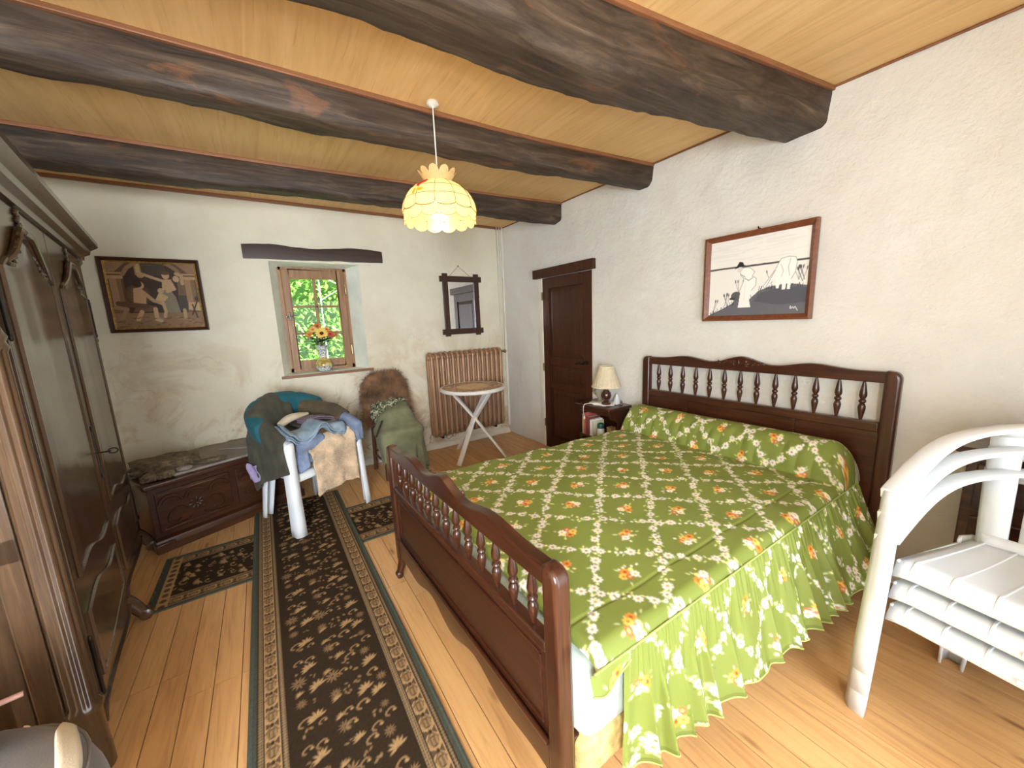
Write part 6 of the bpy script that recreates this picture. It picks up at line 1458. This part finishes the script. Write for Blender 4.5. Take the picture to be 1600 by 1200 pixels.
for nm, lb, p, d, rr, c, cc in bq:
    t = thing(nm, lb, 'flower', (VX+p[0], VY+p[1], VZ+p[2]), Vector(d).to_track_quat('Z', 'Y').to_euler(), 'bouquet on the window sill')
    pm = plain('petal', c, 0.6, 0.1); first = None
    np_ = 14
    for k in range(np_):
        if first is None:
            b = MB(); b.grid([[(q*rr*w_, 0, 0) if False else (x_*rr, s_*w_*rr, 0.12*rr*math.sin(x_*2.5)-0.02*rr*abs(s_)) for s_ in (-1, 0, 1)] for x_, w_ in ((0.25, 0.07), (0.5, 0.16), (0.75, 0.17), (0.93, 0.09), (1.0, 0.01))]); first = b.build('petal', pm, t, ang=180, recalc=False); o = first
        else: o = bpy.data.objects.new('petal', first.data); COL.objects.link(o); o.parent = t
        o.rotation_euler = (0, r.uniform(-.2, .1), 2*PI*k/np_)
    b = MB(); b.ball((0, 0, 0.002), (rr*0.34, rr*0.34, rr*0.14), 12, 6); b.build('flower_centre', plain('flower_eye', cc, 0.8, 0.2), t)
    inv = t.matrix_basis.inverted(); b = MB(); b.tube(spline([inv @ Vector((VX+p[0], VY+p[1], VZ+p[2])), inv @ Vector((VX+p[0]*0.5, VY+p[1]*0.4, VZ+0.31)), inv @ Vector((VX+p[0]*0.1, VY+p[1]*0.1, VZ+0.15))], 5), 0.003, 5); b.build('stem', 'stem', t)
lf = plain('dark_leaf', (40, 66, 38), 0.5, 0.3, 20)
gl = thing('bouquet_greenery', 'dark green leaves spilling around the bouquet in the vase', 'leaves', (VX, VY, VZ+0.26))
first = None
for k in range(34):
    a = r.uniform(0, 6.28); tl_ = r.uniform(-0.35, 1.0); s = r.uniform(0.06, 0.095)
    if first is None:
        b = MB(); b.grid([[(x_, s_*w_, 0.25*x_*(1-x_)+0.04*abs(s_)) for s_ in (-1, 0, 1)] for x_, w_ in ((0, 0.02), (0.2, 0.26), (0.45, 0.36), (0.7, 0.28), (0.9, 0.12), (1.0, 0.01))]); first = b.build('leaf', lf, gl, ang=180, recalc=False); o = first
    else: o = bpy.data.objects.new('leaf', first.data); COL.objects.link(o); o.parent = gl
    l = r.uniform(0.02, 0.085); o.location = (l*1.1*math.cos(a), l*0.75*math.sin(a)-0.02, 0.015+0.05*r.random()+0.04*tl_*0.5); o.rotation_euler = (r.uniform(-.4, .4), -tl_*0.9, a); o.scale = (s, s, s)

# ------------------------------------------------------------------ DARK CABINET behind the stacked chairs
cb = thing('dark_cabinet', 'dark wooden bedside cabinet half hidden behind the stacked chairs', 'cabinet', (2.50, -0.06, 0))
b = MB(); b.bb(-0.12, 0.18, -0.28, 0.25, 0.06, 0.885); b.build('body', 'bed', cb, bevel=0.006, smooth=False)
b = MB(); b.bb(-0.14, 0.19, -0.31, 0.285, 0.885, 0.912); b.build('top', 'bed', cb, bevel=0.008)
b = MB(); b.bb(-0.134, -0.118, -0.25, 0.22, 0.12, 0.62); dd = b.build('door', 'bed', cb, bevel=0.004, smooth=False); b = MB(); b.ball((-0.145, 0.17, 0.40), 0.014); b.build('knob', 'brass', dd)
b = MB(); b.bb(-0.134, -0.118, -0.25, 0.22, 0.66, 0.85); dd = b.build('drawer', 'bed', cb, bevel=0.004, smooth=False); b = MB(); b.ball((-0.145, 0.0, 0.755), 0.014); b.build('knob', 'brass', dd)
for yy in (-0.25, 0.24):
    for xx in (-0.09, 0.15):
        b = MB(); b.lathe([(0.02, 0), (0.026, 0.03), (0.022, 0.06)], 12, Matrix.Translation((xx, yy, 0))); b.build('foot', 'bed_v', cb)
b = MB(); po = [(-0.17, 0), (0.17, 0), (0.17, 0.05)]+[(0.17*math.cos(q) if False else 0.17-0.34*k/12, 0.05+0.028*math.sin(PI*k/12)**0.5) for k, q in enumerate([0]*13)]
b.prism(po, -0.09, 0.09, Matrix.Rotation(R(90), 4, 'X')); o = b.build('wooden_box', 'chairwood', None, bevel=0.006, ang=40); o.location = (2.56, -0.05, 0.9125); o.rotation_euler = (0, 0, R(90)); tag(o, 'round topped brown wooden box on the cabinet behind the chairs', 'box')

# ------------------------------------------------------------------ LOWER LEFT: grey pouf with strap and red cushion
pf = thing('grey_pouf', 'tall grey fabric pouf with rounded top in the lower left corner', 'pouf', (-0.80, 1.07, 0))
MAT['grey_fabric'] = fabric('grey_fabric', (104, 98, 94), 0.06, 0.9, 0.3, 300, 0.2)
def pouf_row(r_, z): return [(r_*math.copysign(abs(math.cos(a))**0.8, math.cos(a))*1.0, r_*math.copysign(abs(math.sin(a))**0.8, math.sin(a))*0.86, z) for a in [2*PI*k/48 for k in range(48)]]
PR = [(0.30, 0.0), (0.355, 0.03), (0.375, 0.12), (0.378, 0.36), (0.372, 0.46), (0.352, 0.54), (0.31, 0.588), (0.24, 0.612), (0.12, 0.622), (0.01, 0.623)]
b = MB(); rows = [pouf_row(*q) for q in PR]
b.grid(rows, None, True); b.f.append(tuple(range(47, -1, -1))); b.f.append(tuple(9*48+k for k in range(48))); b.build('cushion_body', 'grey_fabric', pf, ang=180)
b = MB(); b.tube([tuple(Vector((p[0]*1.004, p[1]*1.004, p[2]))) for p in rows[5]], 0.004, 6, True); b.build('piping', 'grey_fabric', pf)

def pouf_z(x, y):
    q = (abs((x+0.80))**2.5+abs((y-1.07)/0.86)**2.5)**(1/2.5)
    z = 0.623
    for (r1, z1), (r0, z0) in zip(PR[3:-1], PR[4:]):
        if r0 <= q <= r1: z = z0+(z1-z0)*(q-r0)/(r1-r0)
    return z if q < PR[3][0] else 0.36
sp_ = spline([(-0.615, 1.350), (-0.575, 1.352), (-0.535, 1.315), (-0.508, 1.24), (-0.478, 1.15), (-0.470, 1.10), (-0.490, 1.06)], 8)
b = MB(); rows = []
for i, p in enumerate(sp_):
    t_ = (sp_[min(i+1, len(sp_)-1)]-sp_[max(i-1, 0)]).normalized(); sd = Vector((-t_.y, t_.x, 0)); u = i/(len(sp_)-1); w = 0.007+0.009*math.sin(PI*max(0, u-0.35)/0.65)**0.8
    rows.append([(p.x+sd.x*w*k, p.y+sd.y*w*k, pouf_z(p.x+sd.x*w*k, p.y+sd.y*w*k)+0.008) for k in (-1, -0.5, 0, 0.5, 1)])
b.grid(rows); tag(b.build('cream_strap', fabric('cream_strap', (226, 214, 190), 0.05), None, solid=0.006, ang=180), 'cream cloth strap lying over the edge of the grey pouf', 'strap')
rb = thing('red_bag', 'dull red rounded bag on the grey pouf at the left frame edge', 'bag', (-0.725, 1.16, 0.622))
b = MB(); b.ball((0, 0, 0.05), (0.145, 0.12, 0.05), 28, 12); b.build('bag_body', fabric('red_cloth', (134, 74, 62), 0.08), rb, ang=180)
b = MB(); b.tube([(0.147*math.cos(2*PI*k/40), 0.122*math.sin(2*PI*k/40), 0.05) for k in range(40)], 0.005, 6, True); b.build('piping', plain('pink_piping', (206, 120, 106), 0.7), rb)
b = MB(); b.tube(spline([(-0.60, 1.345, 0.640), (-0.635, 1.33, 0.645), (-0.655, 1.30, 0.65), (-0.70, 1.30, 0.655), (-0.76, 1.33, 0.65)], 6), 0.009, 8, flat=0.6); tag(b.build('pink_cord', fabric('pink_cord', (176, 140, 132), 0.06), None, ang=180), 'pinkish cord lying beside the red bag on the pouf', 'cord')
